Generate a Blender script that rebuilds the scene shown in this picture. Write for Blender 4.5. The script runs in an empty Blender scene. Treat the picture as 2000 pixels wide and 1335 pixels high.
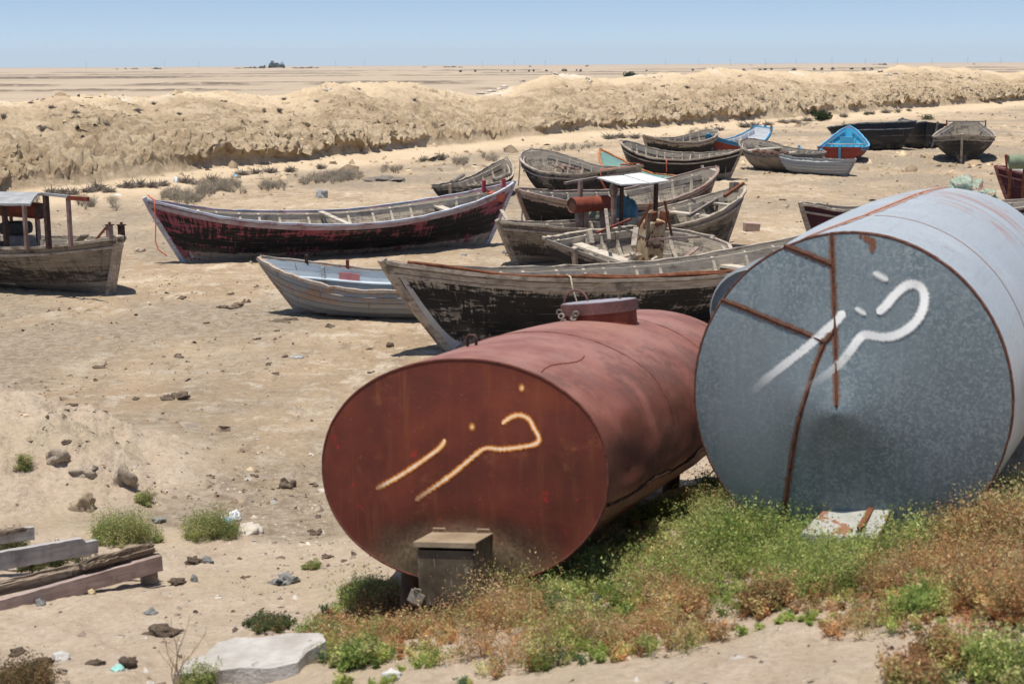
import bpy, math, random
import numpy as np
from mathutils import Vector, Matrix, Euler
sc = bpy.context.scene
COL = sc.collection
RAD = math.radians
# ---------------------------------------------------------------- camera
FPX = 60/36*2000
PITCH = math.atan((667.5-125.5)/FPX); ROLL = RAD(-0.315)
CAMZ = 4.0
Fv = np.array([0, math.cos(PITCH), -math.sin(PITCH)]); Xv = np.array([1., 0, 0]); Uv = np.array([0, math.sin(PITCH), math.cos(PITCH)])
Rv = math.cos(ROLL)*Xv+math.sin(ROLL)*Uv; UPv = -math.sin(ROLL)*Xv+math.cos(ROLL)*Uv
cam = bpy.data.cameras.new('camera'); camo = bpy.data.objects.new('camera', cam); COL.objects.link(camo)
cam.lens = 60; cam.sensor_width = 36; cam.clip_start = .1; cam.clip_end = 40000
m = Matrix([[Rv[0], UPv[0], -Fv[0], 0], [Rv[1], UPv[1], -Fv[1], 0], [Rv[2], UPv[2], -Fv[2], CAMZ], [0, 0, 0, 1]])
camo.matrix_world = m
cam.dof.use_dof = True; cam.dof.focus_distance = 33; cam.dof.aperture_fstop = 4.8
sc.camera = camo
# ---------------------------------------------------------------- world, sun, exposure
SUN_EL = RAD(80.5); SUN_AZ = RAD(217)      # azimuth from +Y towards +X
w = bpy.data.worlds.new('World'); sc.world = w; w.use_nodes = True
nt = w.node_tree; nt.nodes.clear()
wo = nt.nodes.new('ShaderNodeOutputWorld'); bg = nt.nodes.new('ShaderNodeBackground'); sky = nt.nodes.new('ShaderNodeTexSky')
sky.sky_type = 'NISHITA'; sky.sun_disc = False; sky.sun_elevation = SUN_EL; sky.sun_rotation = SUN_AZ
sky.air_density = .6; sky.dust_density = .25; sky.ozone_density = 3.0; sky.altitude = 0
bg.inputs[1].default_value = 0.15
tc = nt.nodes.new('ShaderNodeTexCoord'); sp = nt.nodes.new('ShaderNodeSeparateXYZ'); rp = nt.nodes.new('ShaderNodeValToRGB'); mx = nt.nodes.new('ShaderNodeMix'); mx.data_type = 'RGBA'; mx.blend_type = 'MULTIPLY'; mx.inputs[0].default_value = 1
nt.links.new(tc.outputs['Generated'], sp.inputs[0]); nt.links.new(sp.outputs[2], rp.inputs[0])
rp.color_ramp.elements[0].position = 0; rp.color_ramp.elements[0].color = (.56, .615, .74, 1); rp.color_ramp.elements[1].position = .4; rp.color_ramp.elements[1].color = (1.0, .90, .80, 1); e = rp.color_ramp.elements.new(.035); e.color = (.505, .515, .585, 1)
nt.links.new(sky.outputs[0], mx.inputs[6]); nt.links.new(rp.outputs[0], mx.inputs[7]); nt.links.new(mx.outputs[2], bg.inputs[0]); nt.links.new(bg.outputs[0], wo.inputs[0])
sl = bpy.data.lights.new('sun', 'SUN'); sl.energy = 4.0; sl.angle = RAD(.55); sl.color = (1, .95, .87)
so = bpy.data.objects.new('sun', sl); COL.objects.link(so)
sd = Vector((math.sin(SUN_AZ)*math.cos(SUN_EL), math.cos(SUN_AZ)*math.cos(SUN_EL), math.sin(SUN_EL)))
so.rotation_euler = sd.to_track_quat('Z', 'Y').to_euler(); so.location = (0, 0, 30)
sc.view_settings.view_transform = 'Standard'; sc.view_settings.look = 'None'; sc.view_settings.exposure = 0.47; sc.view_settings.gamma = 1
# ---------------------------------------------------------------- pixel helpers (photo pixels, 2000x1335)
def ray(x, y): return Fv+Rv*(x-1000)/FPX-UPv*(y-667.5)/FPX
def atz(x, y, z):
    d = ray(x, y); return Vector(np.array([0, 0, CAMZ])+d*(z-CAMZ)/d[2])
def aty(x, y, Y):
    d = ray(x, y); return Vector(np.array([0, 0, CAMZ])+d*Y/d[1])
# ---------------------------------------------------------------- noise
def vn(x, y, seed=0):
    x = np.asarray(x, float); y = np.asarray(y, float)
    xi = np.floor(x).astype(np.int64); yi = np.floor(y).astype(np.int64)
    fx = x-xi; fy = y-yi; fx = fx*fx*(3-2*fx); fy = fy*fy*(3-2*fy)
    def h(a, b):
        n = (a*374761393+b*668265263+seed*974634777) & 0xffffffff
        n = ((n ^ (n >> 13))*1274126177) & 0xffffffff
        n = (n ^ (n >> 16)) & 0xffffffff
        return n/4294967295.0
    a = h(xi, yi); b = h(xi+1, yi); c = h(xi, yi+1); d = h(xi+1, yi+1)
    return (a+(b-a)*fx)+((c+(d-c)*fx)-(a+(b-a)*fx))*fy
def fbm(x, y, o=4, seed=0, g=.5):
    r = 0; a = 1; t = 0
    for i in range(o):
        r = r+a*(vn(x*2**i+17.3*i, y*2**i-9.1*i, seed+i)*2-1); t += a; a *= g
    return r/t
def billow(x, y, o=4, seed=0, g=.55):
    r = 0; a = 1; t = 0
    for i in range(o):
        r = r+a*np.abs(vn(x*2**i+7.7*i, y*2**i-3.1*i, seed+i)*2-1); t += a; a *= g
    return r/t
def sstep(a, b, x):
    t = np.clip((x-a)/(b-a), 0, 1); return t*t*(3-2*t)
# ---------------------------------------------------------------- terrain heights
def berm_base(tau): return 83.6/np.maximum(1-np.where(tau < 0, 2.28, 1.6)*tau, .22)
CX = np.array([-600, 0, 60, 130, 200, 300, 430, 500, 560, 610, 640, 700, 740, 800, 860, 930, 990, 1040, 1080, 1150, 1200, 1250, 1330, 1400, 1500, 1600, 1700, 1750, 1830, 1900, 1960, 2010, 2060, 2600], float)
CY = np.array([205, 196, 198, 191, 192, 194, 180, 184, 189, 178, 169, 163, 166, 166, 180, 189, 178, 160, 150, 150, 152, 147, 146, 139, 141, 143, 141, 131, 134, 137, 146, 134, 136, 136], float)
def H(x, y, detail=True):
    x = np.asarray(x, float); y = np.asarray(y, float)
    ys = np.maximum(y, .5); tau = np.clip(x/ys, -4, 4)
    db = berm_base(tau); dy = .22*db+7
    wob = 1.2*fbm(x*.11, y*.11, 3, 5)*np.minimum(dy/18, 1.6)
    q = (y-db+wob)/dy
    px = 1000+FPX*tau; yc = np.interp(px, CX, CY); yh = 125.5-(px-1000)*.0055
    zc = CAMZ-(db+dy)*(yc-yh)/FPX
    zc = np.clip(zc, 1.2, 4.2)
    prof = np.interp(q, [0, .1, .185, .21, .3, .55, .8, .93, 1, 1.08, 1.25, 1.55, 1.9], [0, .03, .09, .21, .37, .70, .92, .985, 1, .99, .86, .4, 0])
    z = zc*prof
    if detail:
        face = sstep(.17, .24, q)*sstep(1.3, .9, q)
        low = sstep(.17, .23, q)*sstep(.75, .3, q)
        sx = x+2.3*fbm(x*.3, y*.3, 2, 44)
        z = z+face*(.32*fbm(x*.45, y*.4, 4, 11)+.13*fbm(x*1.7, y*1.6, 3, 12))
        cl = 1-billow(sx*.9, y*.85, 4, 13)
        cl2 = 1-billow(sx*2.2, y*2.1, 4, 19)
        z = z+low*(.70*(cl-.62)+.42*(cl2-.6)+.30*np.maximum(0, fbm(x*3, y*3, 3, 14)))
        patch = sstep(.0, .3, fbm(x*.28, y*.2, 3, 15))
        z = z+face*(.25+.75*patch)*(.40*(1-billow(x*2.3, y*2.2, 4, 16))-.22)+face*.08*fbm(x*5, y*5, 3, 17)
        z = z+sstep(0, .05, q)*sstep(1.9, 1.5, q)*.06*fbm(x*1.1, y*1.1, 3, 18)
    # mud flat
    flat = 1-sstep(0, .12, q)
    md = .035*fbm(x*.25, y*.25, 3, 21)
    if detail:
        far = np.clip((y-10)/60, 0, 1)
        md = md+(.022+.03*far)*fbm(x*1.6, y*1.1, 4, 22)+.016*fbm(x*7, y*5, 3, 25)*(.5+far)
        md = md+.022*np.maximum(0, fbm(x*4.1, y*2.4, 3, 23)-.05)*(.6+1.6*sstep(-.1, .35, fbm(x*.2, y*.13, 3, 24)))
    z = z+flat*md
    # far salt-pan dikes
    for d0, wd, hh, sd_, k in ((283, 4, .55, 31, .02), (372, 6, .75, 32, .06), (420, 5, .4, 37, .05), (640, 10, .6, 33, .05), (820, 12, .7, 34, .02), (1150, 18, 1.0, 35, .02), (1900, 30, 1.8, 36, .0)):
        dd = y-(d0+x*k+8*fbm(x*.006, y*.0, 3, sd_))
        z = z+hh*np.exp(-(dd/wd)**2)*(.6+.5*fbm(x*.09, y*.02, 3, sd_+40))*(q > 1.9)
    # near bank the camera stands on
    yf = 14.3+np.maximum(0, x+1.4)*1.3+.55*fbm(x*.6, y*.3, 3, 51)
    s = yf-y
    bank = .105*np.log1p(np.exp(np.clip(s/.35, -30, 30)))*.35
    st = sstep(-.35, .35, x-(-1.65+(y-9.65)*.22)+.25*fbm(x*1.5, y*1.5, 2, 52))*sstep(15, 12.6, y)
    bank = bank+.11*st*sstep(0, 2, s)-.25*np.exp(-((x+.70)/.62)**2-((y-10.45)/.8)**2)-.06*np.exp(-((x+.1)/.5)**2-((y-10.3)/.5)**2)+.12*np.exp(-((x-1.15)/.5)**2-((y-10.9)/.7)**2)
    mnd = .80*np.exp(-(((x+6.0)/2.2)**2+((y-16.3)/1.9)**2)**1.3)
    z = z+np.minimum(bank, 2.1)
    if detail:
        on = sstep(-.2, .8, s)*(y < 40)
        z = z+on*(.055*fbm(x*1.3, y*1.3, 3, 53)+.028*fbm(x*5, y*5, 4, 54))
        mk = sstep(.03, .3, mnd)
        mnd = mnd+mk*(.22*fbm(x*1.6, y*1.4, 4, 55)+.10*(1-billow(x*3, y*3, 3, 56)))
        rub = np.exp(-(((x+2.35)/.75)**2+((y-16.6)/1.1)**2))
        z = z+rub*.10*np.maximum(0, fbm(x*5, y*4, 3, 57))
    z = z+mnd
    return z
def Hs(x, y): return float(H(np.array([x]), np.array([y]))[0])
def gpt(x, y, near=4.0, far=420.0):
    """first hit of the view ray through photo pixel (x, y) with the terrain"""
    d = ray(x, y); Y = np.geomspace(near, far, 2600)
    P = d[None, :]*(Y/d[1])[:, None]+np.array([0, 0, CAMZ])
    hh = H(P[:, 0], P[:, 1]); k = np.argmax(P[:, 2] < hh)
    if P[k, 2] >= hh[k]: k = len(Y)-1
    return Vector((P[k, 0], P[k, 1], hh[k]))
# ---------------------------------------------------------------- node helper
class NM:
    def __init__(s, name):
        s.m = bpy.data.materials.new(name); s.m.use_nodes = True; s.t = s.m.node_tree; s.t.nodes.clear()
        s.out = s.t.nodes.new('ShaderNodeOutputMaterial'); s.b = s.t.nodes.new('ShaderNodeBsdfPrincipled')
        s.t.links.new(s.b.outputs[0], s.out.inputs[0]); s.b.inputs['Roughness'].default_value = .85
        s.b.inputs['Specular IOR Level'].default_value = .25
    def N(s, typ, **k):
        n = s.t.nodes.new(typ)
        for a, v in k.items(): setattr(n, a, v)
        return n
    def put(s, sock, v):
        if isinstance(v, bpy.types.NodeSocket): s.t.links.new(v, sock)
        elif isinstance(v, (tuple, list)) and len(v) == 3 and len(sock.default_value) == 4: sock.default_value = (*v, 1)
        else: sock.default_value = v
    def obj(s): return s.N('ShaderNodeTexCoord').outputs['Object']
    def uv(s): return s.N('ShaderNodeTexCoord').outputs['UV']
    def geo(s): return s.N('ShaderNodeNewGeometry').outputs['Position']
    def map(s, v, sc_=(1, 1, 1), loc=(0, 0, 0), rot=(0, 0, 0)):
        n = s.N('ShaderNodeMapping'); s.put(n.inputs[0], v); n.inputs['Scale'].default_value = sc_; n.inputs['Location'].default_value = loc; n.inputs['Rotation'].default_value = rot
        return n.outputs[0]
    def noise(s, v, scale, detail=5, rough=.55, dist=0):
        n = s.N('ShaderNodeTexNoise'); s.put(n.inputs['Vector'], v); n.inputs['Scale'].default_value = scale; n.inputs['Detail'].default_value = detail
        n.inputs['Roughness'].default_value = rough; n.inputs['Distortion'].default_value = dist
        return n.outputs[0]
    def vor(s, v, scale, feat='F1', out=0, rnd=1):
        n = s.N('ShaderNodeTexVoronoi', feature=feat); s.put(n.inputs['Vector'], v); n.inputs['Scale'].default_value = scale; n.inputs['Randomness'].default_value = rnd
        return n.outputs[out]
    def ma(s, op, a, b=None, c=None, clamp=False):
        n = s.N('ShaderNodeMath', operation=op, use_clamp=clamp); s.put(n.inputs[0], a)
        if b is not None: s.put(n.inputs[1], b)
        if c is not None: s.put(n.inputs[2], c)
        return n.outputs[0]
    def mr(s, v, a, b, c=0, d=1):
        n = s.N('ShaderNodeMapRange', interpolation_type='SMOOTHSTEP'); s.put(n.inputs[0], v)
        for i, x in enumerate((a, b, c, d)): s.put(n.inputs[i+1], x)
        return n.outputs[0]
    def ramp(s, f, pts, interp='LINEAR'):
        n = s.N('ShaderNodeValToRGB'); s.put(n.inputs[0], f); e = n.color_ramp.elements; n.color_ramp.interpolation = interp
        while len(e) < len(pts): e.new(.5)
        for i, (p, c) in enumerate(pts):
            e[i].position = p; e[i].color = (*c, 1) if isinstance(c, (tuple, list)) else (c, c, c, 1)
        return n.outputs[0]
    def mix(s, f, a, b, mode='MIX'):
        n = s.N('ShaderNodeMix', data_type='RGBA', blend_type=mode); s.put(n.inputs[0], f); s.put(n.inputs[6], a); s.put(n.inputs[7], b)
        return n.outputs[2]
    def attr(s, name):
        return s.N('ShaderNodeAttribute', attribute_name=name).outputs[0]
    def sep(s, v):
        n = s.N('ShaderNodeSeparateXYZ'); s.put(n.inputs[0], v); return n.outputs
    def comb(s, x, y, z=0):
        n = s.N('ShaderNodeCombineXYZ'); s.put(n.inputs[0], x); s.put(n.inputs[1], y); s.put(n.inputs[2], z); return n.outputs[0]
    def bump(s, h, st=.5, dist=.02):
        n = s.N('ShaderNodeBump'); s.put(n.inputs['Height'], h); n.inputs['Strength'].default_value = st; n.inputs['Distance'].default_value = dist
        s.t.links.new(n.outputs[0], s.b.inputs['Normal'])
    def col(s, c): s.put(s.b.inputs['Base Color'], c)
    def rough(s, r): s.put(s.b.inputs['Roughness'], r)
    def metal(s, r): s.put(s.b.inputs['Metallic'], r)
def simple(name, c1, c2, scale=6, rough=.85, metal=0, bump=.4, bscale=40, dist=.01, stretch=(1, 1, 1), spots=None):
    n = NM(name); v = n.map(n.obj(), stretch)
    a = n.noise(v, scale, 6, .62)
    c = n.ramp(a, [(.32, c1), (.68, c2)])
    if spots:
        k = n.mr(n.noise(v, spots[1], 6, .65), spots[2], spots[2]+.06); c = n.mix(k, c, spots[0])
    n.col(c); n.rough(rough); n.metal(metal)
    n.bump(n.noise(v, bscale, 6, .65), bump, dist)
    return n.m
# ---------------------------------------------------------------- mesh builder
class MB:
    def __init__(s): s.v = []; s.f = []; s.uv = []; s.mi = []; s.k = 0
    def quad(s, idx, uvs=None): s.f.append(tuple(idx)); s.uv.append(uvs); s.mi.append(s.k)
    def add(s, vs, fs, uvs=None):
        o = len(s.v); s.v += [tuple(v) for v in vs]
        for i, f in enumerate(fs): s.quad([o+a for a in f], uvs[i] if uvs else None)
        return o
    def box(s, c, size, rot=None, taper=1.0, jit=0):
        sx, sy, sz = size[0]/2, size[1]/2, size[2]/2; vs = []
        for z in (-1, 1):
            for x, y in ((-1, -1), (1, -1), (1, 1), (-1, 1)):
                t = taper if z > 0 else 1
                p = Vector((x*sx*t, y*sy*t, z*sz))+Vector([random.uniform(-jit, jit) for _ in range(3)])
                if rot is not None: p = rot @ p
                vs.append(p+Vector(c))
        s.add(vs, [(3, 2, 1, 0), (4, 5, 6, 7), (0, 1, 5, 4), (1, 2, 6, 5), (2, 3, 7, 6), (3, 0, 4, 7)]); return s
    def beam(s, a, b, w, h=None, up=(0, 0, 1)):
        a = Vector(a); b = Vector(b); h = h or w; d = (b-a); L = d.length; d.normalize(); u = Vector(up)
        if abs(d.dot(u)) > .97: u = Vector((0, 1, 0))
        sd_ = d.cross(u).normalized(); u = sd_.cross(d)
        R = Matrix((sd_, d, u)).transposed(); s.box((a+b)/2, (w, L, h), R); return s
    def strip(s, pts, w, h, side=None, up=Vector((0, 0, 1)), uvm=True, wf=None):
        """box section swept along pts; side = list of horizontal outward vectors"""
        n = len(pts); o = len(s.v); u = 0
        for i, p in enumerate(pts):
            p = Vector(p); a = Vector(pts[max(i-1, 0)]); b = Vector(pts[min(i+1, n-1)]); d = (b-a)
            if d.length < 1e-9: d = Vector((1, 0, 0))
            d.normalize()
            sv = Vector(side[i]) if side else d.cross(up)
            if sv.length < 1e-6: sv = Vector((1, 0, 0))
            sv.normalize(); uu = sv.cross(d)
            if uu.dot(up) < 0: uu = -uu
            uu.normalize(); k = wf[i] if wf else 1
            for a_, b_ in ((-1, -1), (1, -1), (1, 1), (-1, 1)): s.v.append(tuple(p+sv*(a_*w*k/2)+uu*(b_*h*k/2)))
        L = 0
        for i in range(n-1):
            dl = (Vector(pts[i+1])-Vector(pts[i])).length
            for j in range(4):
                a = o+i*4+j; b = o+i*4+(j+1) % 4
                s.quad((a, b, b+4, a+4), [(L, j*.1), (L, j*.1+.1), (L+dl, j*.1+.1), (L+dl, j*.1)])
            L += dl
        s.quad((o+3, o+2, o+1, o)); e = o+(n-1)*4; s.quad((e, e+1, e+2, e+3)); return s
    def tube(s, pts, r, n=8, closed=False, cap=True):
        pts = [Vector(p) for p in pts]; m_ = len(pts); o = len(s.v); ref = Vector((0, 0, 1)); prev = None
        for i, p in enumerate(pts):
            if closed: d = pts[(i+1) % m_]-pts[i-1]
            else: d = pts[min(i+1, m_-1)]-pts[max(i-1, 0)]
            if d.length < 1e-9: d = Vector((0, 0, 1))
            d.normalize()
            if prev is None:
                a = d.cross(ref)
                if a.length < .2: a = d.cross(Vector((0, 1, 0)))
            else: a = prev-d*prev.dot(d)
            a.normalize(); prev = a; b = d.cross(a); rr = r[i] if isinstance(r, (list, tuple)) else r
            for j in range(n):
                t = 2*math.pi*j/n; s.v.append(tuple(p+a*math.cos(t)*rr+b*math.sin(t)*rr))
        for i in range(m_ if closed else m_-1):
            i2 = (i+1) % m_
            for j in range(n):
                j2 = (j+1) % n; s.quad((o+i*n+j, o+i*n+j2, o+i2*n+j2, o+i2*n+j), [(i*.1, j/n), (i*.1, (j+1)/n), (i*.1+.1, (j+1)/n), (i*.1+.1, j/n)])
        if cap and not closed:
            s.quad([o+j for j in range(n)][::-1]); s.quad([o+(m_-1)*n+j for j in range(n)])
        return s
    def build(s, name, mat, parent=None, smooth=False, bevel=0):
        me = bpy.data.meshes.new(name); me.from_pydata(s.v, [], s.f)
        ul = me.uv_layers.new(name='UVMap'); k = 0
        for fi, f in enumerate(s.f):
            uu = s.uv[fi]
            if uu:
                for j in range(len(f)): ul.data[k+j].uv = uu[j]
            else:
                for j in range(len(f)):
                    p = s.v[f[j]]; ul.data[k+j].uv = (p[0], p[2])
            k += len(f)
        for m_ in (mat if isinstance(mat, (list, tuple)) else [mat]): me.materials.append(m_)
        if max(s.mi, default=0) > 0: me.polygons.foreach_set('material_index', s.mi)
        if smooth: me.polygons.foreach_set('use_smooth', [True]*len(s.f))
        me.update()
        o = bpy.data.objects.new(name, me); COL.objects.link(o)
        if parent is not None: o.parent = parent
        if bevel:
            b = o.modifiers.new('bevel', 'BEVEL'); b.width = bevel; b.segments = 2; b.limit_method = 'ANGLE'; b.angle_limit = RAD(40)
        return o
def tag(o, label, cat, group=None, kind=None):
    if label: o['label'] = label
    if cat: o['category'] = cat
    if group: o['group'] = group
    if kind: o['kind'] = kind
    return o
def thing(name, label, cat, M=None, group=None):
    o = bpy.data.objects.new(name, None); COL.objects.link(o); o.empty_display_size = .2
    if M is not None: o.matrix_world = M
    return tag(o, label, cat, group)
def npmesh(name, V, Fq, mats, smooth=True, attrs=None, cols=None):
    """V (n,3), Fq (m,3|4)"""
    me = bpy.data.meshes.new(name); n, m_ = len(V), len(Fq); k = Fq.shape[1]
    me.vertices.add(n); me.vertices.foreach_set('co', V.astype(np.float32).ravel())
    me.loops.add(m_*k); me.loops.foreach_set('vertex_index', Fq.astype(np.int32).ravel())
    me.polygons.add(m_); me.polygons.foreach_set('loop_start', np.arange(0, m_*k, k, dtype=np.int32))
    try: me.polygons.foreach_set('loop_total', np.full(m_, k, dtype=np.int32))
    except Exception: pass
    me.update(calc_edges=True)
    if smooth: me.polygons.foreach_set('use_smooth', np.ones(m_, dtype=bool))
    if cols is not None:
        for nm, c in cols.items():
            a = me.color_attributes.new(nm, 'FLOAT_COLOR', 'POINT'); cc = np.ones((n, 4), np.float32); cc[:, :3] = c; a.data.foreach_set('color', cc.ravel())
    for mm in mats: me.materials.append(mm)
    me.validate()
    return me
def addobj(name, me, parent=None):
    o = bpy.data.objects.new(name, me); COL.objects.link(o); o.parent = parent; return o
rnd = random.Random(7); random.seed(3); RNG = np.random.default_rng(5)
# ================================================================ ground
def ground_material():
    n = NM('ground'); P = n.obj(); s = n.sep(n.attr('zone')); berm, bank, dark = s[0], s[1], s[2]
    s2 = n.sep(n.attr('zone2')); cliff, far, pale = s2[0], s2[1], s2[2]
    n1 = n.noise(P, .35, 6, .65); n2 = n.noise(P, 2.6, 8, .68); n3 = n.noise(P, 18, 6, .7)
    mud = n.ramp(n1, [(.36, (.37, .27, .17)), (.5, (.47, .35, .225)), (.62, (.55, .425, .285))])
    mud = n.mix(n.mr(n2, .50, .62), mud, (.60, .50, .38)); mud = n.mix(n.mr(n.noise(P, 11, 9, .8), .50, .62, 0, .55), mud, (.36, .28, .195)); mud = n.mix(n.mr(n.noise(n.map(P, (1, .6, 1), (5, 5, 0)), 34, 6, .8), .56, .62, 0, .8), mud, (.16, .11, .07)); mud = n.mix(n.mr(n.noise(n.map(P, (1, .7, 1), (1, 7, 0)), 26, 6, .8), .60, .66, 0, .6), mud, (.70, .60, .47))
    mud = n.mix(n.mr(n.noise(n.map(P, (1, .5, 1)), .9, 8, .72), .56, .64, 0, .8), mud, (.68, .575, .43))
    mud = n.mix(n.mr(n.noise(n.map(P, (1, .35, 1), (9, 2, 0)), 3.3, 8, .75), .55, .63, 0, .7), mud, (.25, .185, .13))
    greyp = n.mr(n.noise(n.map(P, (.6, .35, 1), (3, 8, 0)), .22, 5, .6), .45, .58, 0, .8)
    mud = n.mix(greyp, mud, n.mix(n.mr(n.noise(P, 6, 9, .85), .42, .58), (.20, .16, .115), (.42, .35, .265)))
    mud = n.mix(n.mr(n.noise(P, 7, 8, .75), .36, .30), mud, (.20, .145, .10))
    sand = n.ramp(n1, [(.3, (.54, .41, .265)), (.7, (.655, .525, .36))])
    sand = n.mix(n.mr(n2, .52, .68), sand, (.60, .48, .335))
    clod = n.ramp(n.noise(P, 5, 8, .75), [(.3, (.29, .205, .12)), (.5, (.45, .34, .215)), (.75, (.60, .475, .32))])
    sand = n.mix(n.ma('MULTIPLY', cliff, n.mr(n.noise(P, .62, 7, .72), .45, .54)), sand, clod)
    pk = n.ramp(n2, [(.3, (.49, .38, .275)), (.7, (.63, .515, .39))])
    pk = n.mix(n.mr(n.noise(P, 13, 8, .8), .52, .62, 0, .5), pk, (.34, .265, .195)); pk = n.mix(n.mr(n.noise(P, 30, 6, .8), .60, .66, 0, .5), pk, (.70, .61, .50)); pk = n.mix(n.mr(n.noise(P, .8, 5, .6), .5, .62, 0, .8), pk, (.53, .43, .30))
    sand = n.mix(n.ma('MULTIPLY', cliff, n.mr(n.noise(P, 3.4, 9, .85), .43, .36, 0, .8)), sand, (.15, .105, .06)); sand = n.mix(n.mr(n.noise(P, 9, 8, .8), .57, .66, 0, .5), sand, (.27, .19, .11))
    c = n.mix(berm, mud, sand); c = n.mix(bank, c, pk)
    plain = n.ramp(n.noise(n.map(P, (.02, .25, 1)), 1, 6, .65), [(.3, (.36, .285, .20)), (.52, (.44, .355, .26)), (.7, (.52, .43, .33))])
    c = n.mix(far, c, plain)
    c = n.mix(pale, c, (.66, .58, .47))
    dk = n.ma('MULTIPLY', dark, n.mr(n.noise(n.map(P, (.3, .15, 1)), .9, 7, .7), .36, .52))
    c = n.mix(dk, c, (.115, .095, .075))
    n.col(n.mix(n.mr(n3, .35, .65, 0, .28), c, (.26, .19, .12)))
    n.rough(.95); n.put(n.b.inputs['Specular IOR Level'], .08)
    h = n.ma('ADD', n.ma('MULTIPLY', n2, 1.2), n.ma('MULTIPLY', n3, .35)); h = n.ma('ADD', h, n.ma('MULTIPLY', n.noise(P, 60, 4, .6), .12))
    h = n.ma('ADD', h, n.ma('MULTIPLY', n.mr(n.vor(n.map(P, (1, 1, 1)), 9), .0, .3), .12))
    h = n.ma('ADD', h, n.ma('MULTIPLY', n.ma('MULTIPLY', n.noise(P, 7, 8, .75), 1.3), n.ma('SUBTRACT', 1, n.ma('MULTIPLY', berm, .7))))
    h = n.ma('ADD', h, n.ma('MULTIPLY', cliff, n.ma('MULTIPLY', n.noise(P, 3.4, 9, .85), 3.0)))
    n.bump(h, .8, .07)
    return n.m
def make_ground():
    t1 = np.arange(-.335, .3351, .00062); e = np.geomspace(.34, 2.2, 46)
    tau = np.concatenate([-e[::-1], t1, e]); nc = len(tau)
    db = berm_base(tau); dy = .22*db+7
    rows = []
    a = np.linspace(0, 1, 400)**1.0
    y0 = 2.5; mixy = 1/(1/y0+(1/db[None, :]-1/y0)*a[:, None])
    lin = y0+(db[None, :]-y0)*a[:, None]; rows.append(mixy*.72+lin*.28)
    b = np.linspace(0, 1, 330)[1:]; b = b**1.1; rows.append(db[None, :]+dy[None, :]*1.15*b[:, None])
    st = db+dy*1.15
    c = np.linspace(0, 1, 42)[1:]; rows.append(st[None, :]+dy[None, :]*.9*c[:, None])
    st2 = st+dy*.9; d = np.linspace(0, 1, 300)[1:]; rows.append(st2[None, :]*np.exp(np.log(9000/st2)[None, :]*d[:, None]))
    Y = np.concatenate(rows, 0); nr = Y.shape[0]; X = Y*tau[None, :]
    Z = H(X, Y)
    q0 = (Y-db[None, :]+1.2*fbm(X*.11, Y*.11, 3, 5)*np.minimum(dy/18, 1.6)[None, :])/dy[None, :]
    on = sstep(-.25, .25, fbm(X*.16, Y*.12, 3, 71)+.1)
    lip = sstep(.20, .235, q0)*sstep(.55, .28, q0)*(.35+.65*on)*(.55+1.1*(1-billow(X*2.1, Y*2.0, 4, 72))-.3)
    mid = sstep(.25, .4, q0)*sstep(.95, .6, q0)*(.5*np.maximum(0, fbm(X*1.5, Y*1.4, 4, 73)))*(.4+.6*on)
    sh = np.clip(.58*lip+mid, 0, 1.2)*np.minimum(dy/18, 1.1)[None, :]
    V = np.stack([X+.89*sh, Y-.45*sh, Z], -1).reshape(-1, 3)
    i = np.arange(nr-1)[:, None]*nc+np.arange(nc-1)[None, :]
    Fq = np.stack([i, i+1, i+nc+1, i+nc], -1).reshape(-1, 4)
    q = (Y-db[None, :]+1.2*fbm(X*.11, Y*.11, 3, 5)*np.minimum(dy/18, 1.6)[None, :])/dy[None, :]
    zone = np.zeros((nr, nc, 3)); z2 = np.zeros((nr, nc, 3))
    zone[..., 0] = sstep(-.22, .06, q+.12*fbm(X*.25, Y*.18, 3, 61))
    z2[..., 0] = sstep(.15, .22, q)*sstep(1.0, .5, q+.25*fbm(X*.3, Y*.2, 3, 62))
    z2[..., 1] = sstep(1.5, 1.9, q)
    z2[..., 2] = sstep(.82, .95, q)*sstep(1.25, 1.05, q)*sstep(.25, .5, fbm(X*.25, Y*.16, 4, 63))
    yf = 14.3+np.maximum(0, X+1.4)*1.3+.55*fbm(X*.6, Y*.3, 3, 51); s = yf-Y
    mnd = np.exp(-(((X+6.0)/2.5)**2+((Y-16.3)/2.2)**2)**1.3)
    zone[..., 1] = np.maximum(sstep(-.25, .35, s+.35*fbm(X*2, Y*2, 3, 64)), sstep(.08, .3, mnd))
    dk = np.zeros_like(Y)
    for d0, wd, sd_, k, am in ((283, 7, 31, .02, 1), (372, 13, 32, .06, 1), (420, 8, 37, .05, .9), (520, 8, 41, .05, .7), (640, 22, 33, .05, .8), (820, 25, 34, .02, .9), (1150, 60, 35, .02, .8)):
        dd = Y-(d0+X*k+8*fbm(X*.006, Y*.0, 3, sd_)); dk = np.maximum(dk, am*np.exp(-(dd/wd)**2)*sstep(-.25, .15, fbm(X*.035, Y*.01, 4, sd_+9)+.12))
    band = sstep(560, 590, Y)*sstep(740, 700, Y)*sstep(-.13, -.2, X/Y+.03*fbm(X*.01, Y*.01, 2, 8)); dk = np.maximum(dk, band*1.3)
    dk *= (q > 1.9); zone[..., 2] = np.clip(dk, 0, 1)
    me = npmesh('ground', V, Fq, [ground_material()], True, cols={'zone': zone.reshape(-1, 3), 'zone2': z2.reshape(-1, 3)})
    g = addobj('ground', me); g['kind'] = 'structure'
    mb = MB(); mb.add([(-9000, -4000, -.6), (9000, -4000, -.6), (9000, 9000, -.6), (-9000, 9000, -.6)], [(0, 1, 2, 3)])
    o = mb.build('terrain', simple('far_sand', (.44, .35, .25), (.5, .4, .3), .05), None); o['kind'] = 'structure'
make_ground()
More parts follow.
